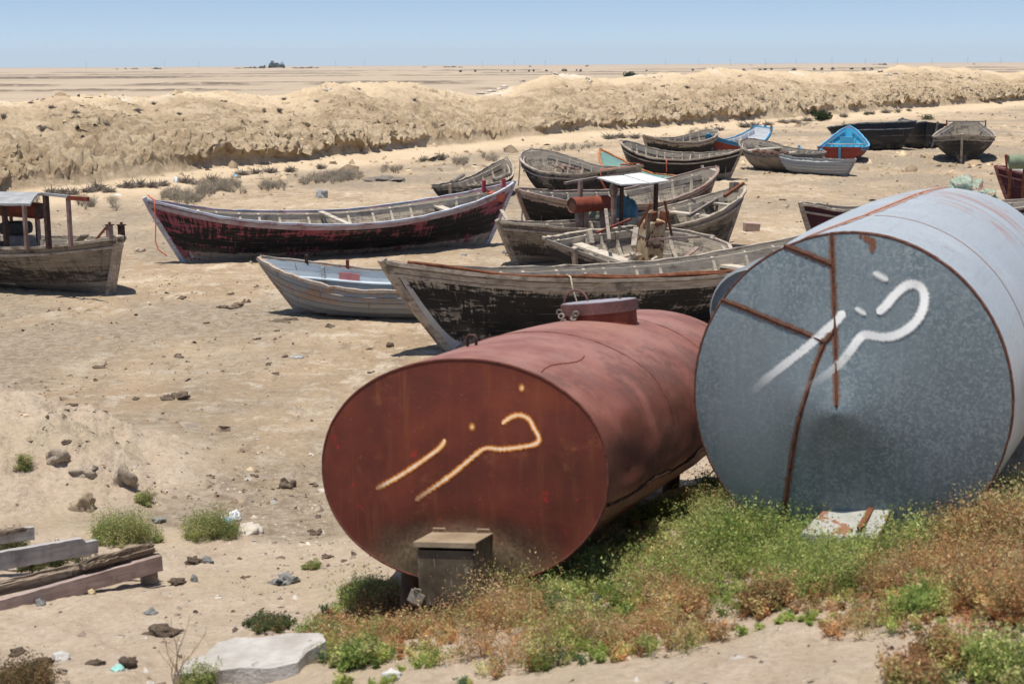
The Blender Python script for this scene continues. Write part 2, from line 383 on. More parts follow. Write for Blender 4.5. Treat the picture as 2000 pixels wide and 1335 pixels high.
# ================================================================ hull materials
BLK = (.022, .022, .024); GREYW = ((.15, .12, .09), (.43, .375, .305)); PALEW = ((.25, .21, .165), (.56, .50, .41)); BRW = ((.15, .11, .08), (.36, .29, .22))
def hull_mat(name, wood=GREYW, paint=BLK, th=.5, vb=((0, .3), (.2, .0), (.3, .6), (.8, .6), (1, .3)), paint2=None, th2=.55, strakes=7, seed=0, amt=1.0, low=None, rough=.75, contrast=.05, endfade=0, lapshade=None, seamw=.05):
    """uv.x metres along the hull, uv.y 0 keel .. 1 sheer. vb: how much paint survives at each height"""
    n = NM(name); uv = n.uv(); s = n.sep(uv); u, v = s[0], s[1]
    vj = n.ma('ADD', v, n.ma('MULTIPLY', n.ma('SUBTRACT', n.noise(n.comb(n.ma('MULTIPLY', u, 1.1), seed), 1, 3), .5), .10))
    L = n.comb(n.ma('ADD', n.ma('MULTIPLY', u, 17), seed*3.1), n.ma('MULTIPLY', v, 3.2), seed)
    Hh = n.comb(n.ma('ADD', n.ma('MULTIPLY', u, 3.2), seed*1.7), n.ma('MULTIPLY', v, 17), seed+5)
    B = n.comb(n.ma('ADD', n.ma('MULTIPLY', u, .8), seed*2.3), n.ma('MULTIPLY', v, 2.6), seed+9)
    n1 = n.noise(L, 1, 8, .72); n2 = n.noise(Hh, 1, 9, .76); n3 = n.noise(B, 1, 4, .55)
    f = n.ma('ADD', n.ma('MULTIPLY', n1, .27), n.ma('ADD', n.ma('MULTIPLY', n2, .40), n.ma('MULTIPLY', n3, .33)))
    strake = n.noise(n.comb(n.ma('FLOOR', n.ma('MULTIPLY', v, strakes)), n.ma('FLOOR', n.ma('ADD', n.ma('MULTIPLY', u, .45), n.ma('MULTIPLY', n.ma('FLOOR', n.ma('MULTIPLY', v, strakes)), .37))), seed), 3.3, 0)
    wd = n.ramp(n.noise(n.comb(n.ma('MULTIPLY', u, 2.5), n.ma('MULTIPLY', v, 40), seed+2), 1, 7, .7), [(.28, wood[0]), (.7, wood[1])])
    wd = n.mix(n.mr(strake, .35, .65, 0, .35), wd, wood[0])
    wd = n.mix(n.mr(n.noise(n.comb(u, v, seed+4), 2.3, 7, .7), .52, .68, 0, .6), wd, tuple(c*.45 for c in wood[0]))
    surv = n.ramp(vj, [(p, a) for p, a in vb]); t = n.ma('ADD', f, n.ma('MULTIPLY', n.ma('SUBTRACT', surv, .5), .27*amt))
    mask = n.mr(t, th, th+contrast)
    pc = n.mix(n.mr(n2, .4, .7, 0, .25), paint, tuple(min(1, c*1.8+.03) for c in paint))
    c = n.mix(mask, wd, pc)
    if paint2:
        g = n.ma('ADD', n.ma('MULTIPLY', n.noise(n.comb(n.ma('ADD', n.ma('MULTIPLY', u, 12), seed), n.ma('MULTIPLY', v, 2.2), seed+20), 1, 7, .7), .35),
                 n.ma('ADD', n.ma('MULTIPLY', n.noise(n.comb(n.ma('MULTIPLY', u, 1.5), n.ma('MULTIPLY', v, 10), seed+21), 1, 8, .75), .4), n.ma('MULTIPLY', n.noise(n.comb(n.ma('MULTIPLY', u, .7), n.ma('MULTIPLY', v, 2.5), seed+22), 1, 3), .25)))
        col2, vb2 = paint2
        t2 = n.ma('ADD', g, n.ma('MULTIPLY', n.ma('SUBTRACT', n.ramp(vj, [(p, a) for p, a in vb2]), .5), .27))
        if endfade: t2 = n.ma('ADD', t2, n.mr(n.ma('ABSOLUTE', u), endfade-.5, endfade, 0, .25))
        c = n.mix(n.mr(t2, th2, th2+.02), c, n.mix(n.mr(n2, .45, .65, 0, .5), col2, tuple(x*.55 for x in col2)))
    if low: c = n.mix(n.mr(n.ma('ADD', vj, n.ma('MULTIPLY', n.ma('SUBTRACT', n2, .5), .12)), low[0], low[0]-.03), c, n.mix(n.mr(n3, .4, .62), low[1], wd))
    # seams between strakes, painted shade lines under clinker laps, dusty streaks
    fr = n.ma('FRACT', n.ma('MULTIPLY', v, strakes)); seam = n.ma('ADD', n.mr(fr, seamw, seamw*.4), n.mr(fr, 1-seamw*.5, 1.0), clamp=True)
    bt = n.ma('FRACT', n.ma('ADD', n.ma('MULTIPLY', u, .45), n.ma('MULTIPLY', n.ma('FLOOR', n.ma('MULTIPLY', v, strakes)), .37))); butt = n.mr(bt, .012, .0)
    sm = n.ma('MAXIMUM', seam, butt); sm = n.ma('MULTIPLY', sm, n.mr(n1, .35, .6, .25 if seamw < .1 else .8, 1))
    pale = n.mix(n.mr(n.noise(n.comb(u, v, seed+8), 3, 4), .45, .6), lapshade or (.03, .026, .022), lapshade or (.30, .27, .23))
    c = n.mix(n.ma('MULTIPLY', sm, .75), c, pale)
    dust = n.ma('MULTIPLY', n.mr(v, .45, 0, 0, .55), n.mr(n.noise(n.comb(n.ma('MULTIPLY', u, 1.5), n.ma('MULTIPLY', v, 5), seed+3), 1, 6, .7), .42, .7))
    c = n.mix(dust, c, (.42, .35, .26)); n.col(c); n.rough(rough)
    h = n.ma('ADD', n.ma('MULTIPLY', n2, .5), n.ma('ADD', n.ma('MULTIPLY', mask, .15), n.ma('MULTIPLY', sm, -1.0))); n.bump(h, .8, .012)
    return n.m
def wood_mat(name, c1, c2, dirt=None, paint=None, th=.5, seed=0):
    n = NM(name); P = n.map(n.obj(), (1, 1, 1), (seed, seed*.7, 0))
    g = n.noise(n.map(P, (1.6, 14, 14)), 1.6, 7, .7); a = n.noise(P, 3.2, 6, .65)
    c = n.ramp(g, [(.3, c1), (.7, c2)]); c = n.mix(n.mr(a, .5, .66, 0, .65), c, dirt or tuple(x*.4 for x in c1))
    if paint: c = n.mix(n.mr(n.noise(n.map(P, (1, 4, 4)), 2.2, 7, .7), th, th+.05), c, paint)
    n.col(c); n.bump(g, .6, .01); return n.m
M_rail = wood_mat('rail_wood', (.20, .16, .12), (.54, .46, .36), seed=1)
M_rail_d = wood_mat('dark_rail_wood', (.10, .08, .065), (.34, .29, .24), seed=2)
M_rail_red = wood_mat('red_brown_rail', (.16, .09, .07), (.40, .32, .27), (.20, .065, .05), seed=3)
M_rib = wood_mat('rib_wood', (.32, .27, .205), (.60, .53, .42), seed=4)
M_in = hull_mat('hull_inside', ((.20, .165, .125), (.43, .37, .29)), (.10, .085, .07), .52, strakes=8, seed=4)
M_in_d = hull_mat('dark_hull_inside', GREYW, (.04, .04, .042), .52, ((0, .6), (1, .5)), strakes=7, seed=6)
M_floor = wood_mat('floor_wood', (.28, .22, .155), (.50, .41, .30), (.16, .12, .085), seed=5)
M_plank = wood_mat('grey_plank', (.36, .305, .235), (.64, .57, .465), (.14, .12, .10), seed=6)
M_rust = simple('rust', (.10, .035, .018), (.24, .095, .045), 9, .9, 0, .6, 60, .004)
M_redrust = simple('red_rust', (.15, .035, .02), (.27, .075, .045), 6, .8, .1, .4, 50, .004, spots=((.05, .03, .025), 14, .6))
M_dsteel = simple('dark_steel', (.03, .02, .018), (.10, .055, .04), 12, .7, .3)
M_post = simple('rusty_post', (.13, .06, .05), (.34, .25, .21), 5, .85, 0, .5, 40)
M_rope_red = simple('red_rope', (.45, .10, .06), (.62, .20, .12), 30, .9)
M_rope = simple('pale_rope', (.42, .35, .25), (.62, .55, .43), 30, .9)
M_rope_d = simple('dark_rope', (.06, .05, .04), (.14, .11, .09), 30, .9)
M_rubber = simple('tyre_rubber', (.022, .022, .023), (.06, .058, .055), 8, .8, 0, .3)
M_lip = wood_mat('white_blue_rail', (.30, .30, .32), (.56, .57, .60), (.26, .09, .10), (.50, .54, .60), .5, seed=9)
# ================================================================ boats
class Boat:
    def __init__(s, label, L, R, beam, depth, hull, inner=None, rail=None, rib=None, rl=.5, rr=.5, el='point', er='point', wt=.7, heel=0, ribs=8, p=2.4, th=.045,
                 clinker=0, thw=(), floor=.16, plank=.14, stems=(1, 1), full=1.6, group='old wooden boats stranded on the dry mud', rubs=(.86,), name='fishing_boat', cat='boat', sink=.05, rocker=.06, gw=.075, gh=.05, rot=None, pw=.75, stemh=.06, stemw=.09, plank_mat=None, yaw=0, band=0, band_mat=None):
        s.L0 = Vector(L); s.R0 = Vector(R); d = s.R0-s.L0; s.zl, s.zr = L[2], R[2]; s.len = math.hypot(d.x, d.y); s.B = beam; s.D = depth
        s.rl, s.rr, s.el, s.er, s.wt, s.p, s.pw = rl, rr, el, er, wt, p, pw; s.full = full; s.rocker = rocker; s.th = th
        mid = (s.L0+s.R0)/2; g = Hs(mid.x, mid.y)
        s.M = Matrix.Translation((mid.x, mid.y, g-sink)) @ Matrix.Rotation(math.atan2(d.y, d.x)+yaw, 4, 'Z') @ Matrix.Rotation(RAD(heel), 4, 'X')
        s.Mi = s.M.inverted(); s.root = thing(name, label, cat, s.M, group); s.zl -= g-sink; s.zr -= g-sink
        s.jit = rnd.uniform(0, 50)
        inner = inner or M_in; rail = rail or M_rail; rib = rib or M_rib
        n = 44; ts = [math.copysign(1-(1-abs(a))**1.35, a) if a else 0 for a in np.linspace(-1, 1, n+1)]
        vs = [0, .05, .11, .18, .26, .35, .44, .53, .62, .71, .8, .9, 1.0]
        offs = [0]*len(vs)
        if clinker:
            vs = [0]; offs = [0]
            for k in range(clinker): vs += [k/clinker+.004, (k+1)/clinker-.004]; offs += [.05, .0]
            vs.append(1); offs.append(0)
        mb = MB(); nv = len(vs); W = 2*nv-1; u0 = s.len/2
        for t in ts:
            for sd_ in (1, -1):
                rng = range(nv-1, -1, -1) if sd_ == 1 else range(1, nv)
                for k in rng: mb.v.append(tuple(s.P(t, sd_, vs[k], offs[k] if 0 < k < nv-1 else 0)))
        def uvof(i, j): return (ts[i]*u0, vs[nv-1-j] if j < nv else vs[j-nv+1])
        for i in range(n):
            for j in range(W-1):
                a = i*W+j; mb.quad((a, a+1, a+W+1, a+W), [uvof(i, j), uvof(i, j+1), uvof(i+1, j+1), uvof(i+1, j)])
        for i in (0, n):
            for k in range(nv-1):
                a, b = i*W+k, i*W+k+1; c, d_ = i*W+W-1-k-1, i*W+W-1-k
                mb.quad((a, b, c, d_), [(u0+k*.1, vs[nv-1-k]), (u0+k*.1, vs[nv-2-k]), (u0+.6, vs[nv-2-k]), (u0+.6, vs[nv-1-k])])
        base = len(mb.v); mb.k = 1; tin = [t*(1-.10/(s.len/2)) for t in ts]
        for t in tin:
            for sd_ in (1, -1):
                rng = range(nv-1, -1, -1) if sd_ == 1 else range(1, nv)
                for k in rng: mb.v.append(tuple(s.P(t, sd_, vs[k], -th, inner=True)))
        for i in range(n):
            for j in range(W-1):
                a = base+i*W+j; mb.quad((a, a+W, a+W+1, a+1), [uvof(i, j), uvof(i+1, j), uvof(i+1, j+1), uvof(i, j+1)])
        for i in (0, n):
            for k in range(nv-1):
                a, b = base+i*W+k, base+i*W+k+1; c, d_ = base+i*W+W-2-k, base+i*W+W-1-k
                mb.quad((d_, c, b, a), [(u0, vs[nv-1-k]), (u0, vs[nv-2-k]), (u0+.6, vs[nv-2-k]), (u0+.6, vs[nv-1-k])])
        mb.k = 0
        for i in range(n):
            for j in (0, W-1): a = i*W+j; mb.quad((a, a+W, base+a+W, base+a))
        for i in (0, n): mb.quad((i*W, i*W+W-1, base+i*W+W-1, base+i*W))
        mb.build('hull', [hull, inner], s.root, smooth=False)
        # gunwales, rubbing strakes, inner planks
        tt = [math.copysign(1-(1-abs(a))**1.2, a) if a else 0 for a in np.linspace(-1, 1, 37)]
        for sd_ in (1, -1):
            pts, sv = s.rail_path(tt, sd_, 1.0, .012, .012); pts = [p+Vector((0, rnd.gauss(0, .006), rnd.gauss(0, .006))) for p in pts]; MB().strip(pts, gw, gh, sv, wf=[rnd.uniform(.8, 1.12) for _ in pts]).build('gunwale', rail, s.root)
            if band:
                pts, sv = s.rail_path(tt, sd_, .93, .016, 0); MB().strip(pts, .02, band, sv).build('sheer_plank', band_mat or rail, s.root)
            for rv in rubs:
                pts, sv = s.rail_path(tt, sd_, rv, .022, 0); MB().strip(pts, .035, .045, sv).build('rub_rail', rail, s.root)
            if plank:
                ti = [a*.93 for a in tt]; pts, sv = s.rail_path(ti, sd_, 1-plank/s.D*.5-.03, -th-.024, 0); MB().strip(pts, .022, plank, sv).build('inner_plank', plank_mat or M_plank, s.root)
        for sg, on, rk, zt, e in ((-1, stems[0], rl, s.zl, el), (1, stems[1], rr, s.zr, er)):
            if on:
                pts = []
                for k in range(8):
                    v = k/7*1.0; q = s.P(sg, 1, v); q.y = 0; q.x += sg*.02; pts.append(q)
                pts[0].z -= .01; dd = (pts[-1]-pts[-2]).normalized(); pts.append(pts[-1]+dd*stemh)
                MB().strip(pts, stemw, .09, [(0, 1, 0)]*9, up=Vector((1, 0, 0))).build('stem_post', rail, s.root)
        kp = [Vector((x, 0, s.kz(x/(s.len/2))+.0)) for x in np.linspace(-s.len/2+rl, s.len/2-rr, 12)]
        MB().strip(kp, .07, .06, [(0, 1, 0)]*12).build('keel', rail, s.root)
        for k in range(ribs):
            t = -.9+1.8*(k+.5)/ribs+rnd.uniform(-.022, .022)
            for sd_ in (1, -1):
                if rnd.random() < .07: continue
                pts = [s.P(t, sd_, v, -th-.028, inner=True) for v in (.10, .25, .42, .6, .78, .97)]
                MB().strip(pts, .055, .06, [(0, sd_, .3)]*6, up=Vector((1, 0, 0)), wf=[1.9, 1.8, 1.6, 1.3, 1, .8]).build('rib', rib, s.root)
        if floor:
            mb = MB()
            for k in range(-3, 4):
                x0, x1 = -s.len*.36+rnd.uniform(0, .1), s.len*.36-rnd.uniform(0, .2)
                hb = min(.9, abs(s.P(0, 1, max(.05, (floor-.0)/s.D), -th).y)); yy = k*hb/3.6
                lim = s.len/2*(1-(abs(yy)/max(hb, .01))**1.5*.5)*.74; mb.box(((x0+x1)/2, yy, floor+rnd.uniform(-.006, .006)), (min(x1-x0, 2*lim), hb/3.9, .022))
            mb.build('floor_boards', M_floor, s.root)
        for t, wdt, vv in thw:
            a = s.P(t, 1, vv, -th); b = s.P(t, -1, vv, -th); MB().box(((a.x+b.x)/2, 0, a.z), (wdt, (a.y-b.y), .04), jit=.006).build('thwart', M_plank, s.root)
    def kz(s, t): return s.rocker*abs(t)**3
    def sheer(s, t):
        z = s.zl if t < 0 else s.zr
        return s.D+(z-s.D)*abs(t)**2.1+.008*math.sin(9*t+s.jit)
    def hb(s, t):
        a = min(1, abs(t)); e = s.el if t < 0 else s.er
        if e == 'point': return max(.03, s.B/2*(1-a**s.p)**s.pw)
        if e == 'round': return max(.05, s.B/2*(1-a**3.4)**.5)
        return s.B/2*(1-(1-s.wt)*a**2.2)
    def P(s, t, side, v, off=0, inner=False):
        a = min(1, abs(t)); rk = s.rl if t < 0 else s.rr; sg = -1 if t < 0 else 1
        x = t*s.len/2-sg*rk*a**4*(1-v)**1.1
        e = s.el if t < 0 else s.er
        f = s.full+(.5 if e == 'round' else 0)
        ex = f+(1.0-f)*(a**2.2 if e != 'transom' else a**2*.3)
        g = (1-(1-v)**ex)**(1/ex) if v > 0 else 0
        kz = s.kz(t); z = kz+v*(s.sheer(t)-kz); y = s.hb(t)*g
        if inner:
            y = max(.004, y+off); z = max(z, kz+.05) if v < 1 else z
        else: y = y+off
        if v == 0: y = 0
        return Vector((x, side*y, z))
    def rail_path(s, tt, sd_, v, off, dz):
        pts = [s.P(t, sd_, v) for t in tt]; sv = []
        for i in range(len(pts)):
            d = pts[min(i+1, len(pts)-1)]-pts[max(i-1, 0)]; nrm = Vector((d.y, -d.x, 0)) if sd_ < 0 else Vector((-d.y, d.x, 0))
            if nrm.length < 1e-6: nrm = Vector((0, sd_, 0))
            sv.append(nrm.normalized())
        out = []
        for p, q in zip(pts, sv):
            r = p+q*off+Vector((0, 0, dz))
            if r.y*sd_ < .012: r.y = .012*sd_
            out.append(r)
        return out, sv
    def by(s, px, py, yy):
        o = s.Mi @ Vector((0, 0, CAMZ)); d = s.Mi.to_3x3() @ Vector(ray(px, py)); return o+d*((yy-o.y)/d.y)
    def loc(s, wp): return s.Mi @ Vector(wp)
    def W(s, lp): return s.M @ Vector(lp)
def rope(pts, r, mat, label, group=None, name='rope', n=6):
    mb = MB(); o = tag(mb.tube(pts, r, n).build(name, mat, None, smooth=True), label, 'rope', group); return o
def sag(a, b, k=.1, n=8):
    a, b = Vector(a), Vector(b); return [a.lerp(b, i/n)-Vector((0, 0, k*4*(i/n)*(1-i/n))) for i in range(n+1)]
# ================================================================ the fleet
PINK = (.27, .072, .10)
hm = {}
hm['pink'] = hull_mat('pink_black_hull', PALEW, (.012, .012, .014), .47, ((0, .0), (.18, .05), (.25, .8), (.7, .9), (1, .8)), strakes=8, seed=1, contrast=.03,
    paint2=(PINK, ((0, .45), (.1, .55), (.22, .62), (.3, .50), (.5, .42), (.66, .55), (.82, .64), (.93, .72), (1, .8))), th2=.538, endfade=4.42)
hm['left'] = hull_mat('bleached_hull', ((.13, .105, .08), (.42, .365, .29)), (.035, .03, .026), .49, ((0, .1), (.22, .1), (.26, .7), (.45, .75), (.8, .45), (1, .5)), strakes=6, seed=2, contrast=.09)
hm['big'] = hull_mat('black_flaking_hull', ((.17, .155, .135), (.46, .43, .38)), (.014, .014, .015), .475, ((0, .35), (.12, .5), (.25, .68), (.62, .74), (.78, .56), (.88, .35), (1, .25)), strakes=8, seed=3, contrast=.04)
hm['clink'] = hull_mat('grey_clinker', ((.17, .175, .17), (.32, .325, .31)), (.27, .275, .265), .42, ((0, .6), (1, .6)), strakes=6, seed=4, paint2=((.37, .24, .155), ((0, .05), (.4, .15), (.55, .62), (.7, .75), (.85, .50), (.97, .7), (1, .9))), th2=.54, rough=.65, lapshade=(.075, .065, .058), seamw=.15)  # dark lines paint in the shade under each lapped strake
hm['clink2'] = hull_mat('light_clinker', ((.24, .25, .25), (.42, .43, .42)), (.36, .38, .37), .42, ((0, .6), (1, .6)), strakes=6, seed=14, rough=.65, lapshade=(.09, .085, .08), seamw=.15)  # lap shade painted as dark lines here too
hm['black_a'] = hull_mat('black_hull_a', GREYW, (.014, .014, .015), .455, ((0, .4), (.1, .55), (.4, .70), (.66, .74), (.82, .45), (1, .3)), strakes=7, seed=5, contrast=.05)
hm['black_b'] = hull_mat('black_hull_b', PALEW, (.013, .013, .014), .455, ((0, .2), (.1, .5), (.3, .72), (.75, .70), (.87, .35), (1, .2)), strakes=7, seed=6, contrast=.03)
hm['black_c'] = hull_mat('black_hull_c', ((.17, .15, .12), (.47, .42, .35)), (.016, .016, .017), .465, ((0, .3), (.15, .5), (.35, .72), (.65, .70), (.9, .45), (1, .3)), strakes=7, seed=7, contrast=.05)
hm['black_d'] = hull_mat('black_hull_d', ((.24, .21, .17), (.45, .40, .33)), (.012, .012, .013), .44, ((0, .05), (.26, .05), (.33, .9), (.85, .95), (1, .75)), strakes=8, seed=8, contrast=.03)
hm['black_e'] = hull_mat('black_hull_e', ((.19, .16, .12), (.44, .38, .30)), (.014, .013, .012), .45, ((0, .5), (.65, .9), (.75, .4), (1, .2)), strakes=6, seed=9)
hm['brown'] = hull_mat('grey_brown_hull', ((.17, .14, .11), (.36, .31, .25)), (.04, .03, .025), .57, ((0, .2), (.5, .3), (.75, .75), (1, .7)), strakes=6, seed=10, contrast=.1)
hm['redhull'] = hull_mat('red_hull', PALEW, (.20, .045, .03), .40, ((0, .4), (.2, .6), (.9, .8), (1, .8)), strakes=5, seed=11, paint2=((.06, .20, .33), ((0, 0), (.84, 0), (.88, 1), (1, 1))), th2=.45)
hm['redhull2'] = hull_mat('red_grey_hull', PALEW, (.24, .04, .025), .42, ((0, .2), (.25, .4), (.4, .8), (.85, .9), (1, .5)), strakes=5, seed=12)
hm['bluein'] = hull_mat('bright_blue_inside', PALEW, (.06, .37, .57), .34, ((0, .7), (1, .8)), strakes=5, seed=13)
hm['whitein'] = hull_mat('white_inside', PALEW, (.62, .65, .66), .40, ((0, .5), (1, .7)), strakes=6, seed=15)
hm['greyin'] = hull_mat('blue_grey_inside', ((.26, .28, .29), (.38, .41, .43)), (.32, .36, .39), .42, ((0, .6), (1, .7)), strakes=6, seed=16)
hm['teal'] = hull_mat('teal_inside', PALEW, (.32, .50, .44), .38, ((0, .6), (1, .8)), strakes=5, seed=17)
hm['glass'] = hull_mat('smooth_black_hull', ((.16, .16, .16), (.3, .3, .3)), (.013, .016, .022), .36, ((0, .6), (1, .8)), strakes=2, seed=18, rough=.38)
hm['maroon'] = hull_mat('maroon_hull', BRW, (.05, .012, .022), .40, ((0, .6), (1, .7)), strakes=6, seed=19)
hm['cream'] = hull_mat('cream_inside', PALEW, (.60, .56, .47), .38, ((0, .6), (1, .8)), strakes=5, seed=20)
def rail_paint(name, col): return wood_mat(name, tuple(c*.5 for c in col), col, (.2, .17, .14), col, .45)
M_bluerail = rail_paint('blue_rail', (.05, .26, .46)); M_orange = rail_paint('orange_rail', (.42, .16, .06)); M_whrail = rail_paint('white_rail', (.6, .6, .58))
M_bluep = wood_mat('blue_plank', (.06, .30, .47), (.10, .44, .62), (.25, .2, .15))
M_steelgrey = simple('grey_steel', (.19, .20, .20), (.36, .37, .37), 7, .7, .1, .3, spots=((.22, .12, .07), 8, .58))
M_rimrust = simple('rusty_rim', (.30, .24, .18), (.46, .42, .37), 9, .8, 0, .5, spots=((.33, .20, .12), 9, .53))
M_dkpaint = simple('flaked_black', (.02, .02, .02), (.05, .05, .05), 10, .7, spots=((.35, .32, .27), 10, .6))

# --- left boat with the canopy
b1 = Boat('weathered grey fishing boat with a tin canopy and rusty posts at the left edge', (-13.6, 35.0, 1.0), atz(232, 466, 1.02), 2.15, .80, hm['left'], rl=.5, rr=.32, el='transom', wt=.7, ribs=12, heel=1, full=1.75, p=2.8, thw=((.1, .3, .75), (.55, .25, .8)), rail=M_rail, stemw=.16, pw=.62)
def on(b, px, py, Y): return b.loc(aty(px, py, Y))
def canopy_post(b, p0, p1, w, mat, par): MB().beam(p0, p1, w).build('post', mat, par)
z = 1.0
cp = bpy.data.objects.new('canopy', None); COL.objects.link(cp); cp.parent = b1.root
roofz = 1.55
c4 = [atz(59, 398, 1.64), atz(90, 379, 1.68), atz(-75, 374, 1.66), atz(-120, 397, 1.6)]
c4 = [b1.loc(p) for p in c4]
mb = MB(); N = 9
for i in range(N+1):
    for j in range(5):
        a = c4[0].lerp(c4[3], i/N); q = c4[1].lerp(c4[2], i/N); p = a.lerp(q, j/4); p.z += .10*math.sin(math.pi*j/4)+.008*(i % 2)
        mb.v.append(tuple(p)); 
for i in range(N+1):
    for j in range(5): p = mb.v[i*5+j]; mb.v.append((p[0], p[1], p[2]-.04))
o_ = (N+1)*5
for i in range(N):
    for j in range(4):
        a = i*5+j; mb.quad((a, a+1, a+6, a+5)); mb.quad((o_+a, o_+a+5, o_+a+6, o_+a+1))
for j in range(4): mb.quad((j, o_+j, o_+j+1, j+1)); e = N*5; mb.quad((e+j, e+j+1, o_+e+j+1, o_+e+j))
for i in range(N): mb.quad((i*5, i*5+5, o_+i*5+5, o_+i*5)); mb.quad((i*5+4, o_+i*5+4, o_+i*5+9, i*5+9))
M_tin = simple('dusty_tin', (.24, .245, .24), (.42, .42, .41), 4, .6, .15, .5, 12, .01, spots=((.28, .2, .15), 5, .62))
mb.build('roof', M_tin, cp)
for (px, py, w_, yy, mat_) in ((8, 404, .075, -.93, M_dsteel), (47, 401, .06, -.93, M_post), (89, 381, .08, -.86, M_dsteel), (133, 387, .06, -.84, M_post), (72, 400, .06, .85, M_post), (20, 402, .05, .9, M_dsteel)):
    top = b1.by(px, py, yy); t = top.x/(b1.len/2); MB().beam((top.x, yy, b1.sheer(t)-.03), top, w_).build('post', mat_, cp)
t0, t1, t2 = b1.by(88, 379, -.86), b1.by(134, 384, -.86), b1.by(172, 389, -.84)
MB().beam(t0, t1, .07, .045).build('beam', M_tin, cp); MB().beam(t1-Vector((.04, 0, .02)), t2, .06, .07).build('beam', M_redrust, cp)
for px, yb in ((214, -.13), (237, .10)):
    lo, hi = b1.by(px, 465, yb), b1.by(px, 439, yb); hh = hi.z-lo.z
    bt = bpy.data.objects.new('bitt', None); COL.objects.link(bt); bt.parent = b1.root
    MB().box(((lo.x+hi.x)/2, yb, (lo.z+hi.z)/2), (.095, .095, hh), taper=.98).build('bitt_post', M_dsteel if px == 237 else M_post, bt, bevel=.008)
    MB().box((hi.x, yb, hi.z), (.12, .12, .018)).build('bitt_cap', M_dsteel, bt); MB().box((hi.x, yb, hi.z+.03), (.035, .035, .04)).build('pin', M_rust, bt)
MB().beam(b1.by(186, 470, -.3), b1.by(207, 444, -.14), .055, .04).build('brace', M_rust, b1.root)
MB().tube([(b1.len/2-.02, -.12, 1.05), (b1.len/2+.03, 0, 1.07), (b1.len/2-.02, .12, 1.05)], .06, 7).build('fender', M_rope_d, b1.root)
def drum(name, label, M, L, r, mat, capm=None, legs=None, legm=None, cat='drum', group=None, caps=True):
    root = thing(name, label, cat, M, group)
    n = 28; mb = MB()
    prof = [(-L/2, r*.96), (-L/2+.02, r), (-L/2+.08, r), (-L/2+.1, r*1.03), (-L/2+.12, r), (0, r), (L/2-.12, r), (L/2-.1, r*1.03), (L/2-.08, r), (L/2-.02, r), (L/2, r*.96)]
    for x, rr in prof:
        for j in range(n): t = 2*math.pi*j/n; mb.v.append((x, rr*math.cos(t), rr*math.sin(t)))
    for i in range(len(prof)-1):
        for j in range(n): a = i*n+j; b = i*n+(j+1) % n; mb.quad((a, b, b+n, a+n))
    mb.build('shell', mat, root, smooth=True)
    for sg in (-1, 1):
        mb = MB(); mb.v.append((sg*(L/2-.015), 0, 0))
        for rr, dx in ((r*.5, -.018), (r*.9, -.02), (r*.955, 0)):
            for j in range(n): t = 2*math.pi*j/n; mb.v.append((sg*(L/2+dx), rr*math.cos(t), rr*math.sin(t)))
        for j in range(n):
            mb.quad((0, 1+j, 1+(j+1) % n))
            for k in range(2): a = 1+k*n+j; b = 1+k*n+(j+1) % n; mb.quad((a, b, b+n, a+n))
        mb.build('end_cap', capm or mat, root)
    for a, b, w_ in (legs or []): MB().beam(a, b, w_).build('leg', legm or M_post, root)
    return root
Rx = lambda b: b.M.to_3x3().to_4x4()
def onb(b, x, y, zz, rz=0): return b.M @ Matrix.Translation((x, y, zz)) @ Matrix.Rotation(rz, 4, 'Z')
xd = b1.loc(atz(84, 405, 1.45)).x
drum('fuel_drum', 'long rusty red fuel drum slung under the tin canopy at the left edge', onb(b1, xd-.75, .15, 1.44), 1.5, .15, M_redrust, M_dsteel, legs=[((-.6, 0, -.1), (-.6, 0, -.85), .05), ((.6, 0, -.1), (.6, 0, -.85), .05)])
def tyre(M, R=.30, r=.095, label=''):
    mb = MB(); n = 36; k = 14
    for i in range(n):
        t = 2*math.pi*i/n
        for j in range(k):
            a = 2*math.pi*j/k; ca, sa = math.cos(a), math.sin(a); rr = R-r+r*math.copysign(abs(ca)**.6, ca)*(1.0+(.03 if (i+j) % 2 and ca > .5 else 0)); mb.v.append((rr*math.cos(t), rr*math.sin(t), r*1.1*math.copysign(abs(sa)**.7, sa)))
    for i in range(n):
        for j in range(k): a = i*k+j; b = i*k+(j+1) % k; c = ((i+1) % n)*k; mb.quad((a, b, c+(j+1) % k, c+j))
    o = mb.build('tyre', M_rubber, None, smooth=False); o.matrix_world = M; return tag(o, label, 'tyre')
xt = b1.loc(atz(64, 445, 1.05)).x
tyre(onb(b1, xt, -.15, 1.14), .30, .10, 'old black tyre lying flat on the engine under the left canopy')
tg = thing('engine', 'cloth covered engine block below the tyre in the left canopy boat', 'engine', onb(b1, xt+.02, -.15, .25))
M_cloth = simple('stained_cloth', (.10, .095, .09), (.28, .25, .22), 7, .95, 0, .6, 20, .02)
mb = MB(); mb.box((.15, 0, .40), (.62, .55, .78), taper=.72, jit=.04); mb.build('engine_cover', M_cloth, tg, bevel=.05)
MB().box((-.35, .02, .35), (.35, .40, .55), jit=.03).build('engine_block', M_dsteel, tg, bevel=.03); MB().tube([(-.3, 0, .6), (-.3, .05, .95), (-.45, .05, 1.25)], .02).build('exhaust', M_dsteel, tg)
# loose posts and board inside
MB().beam((b1.loc(atz(120, 462, .9)).x, .5, .62), (b1.loc(atz(190, 462, .9)).x, .55, 1.0), .2, .03).build('side_board', M_in_d, b1.root)

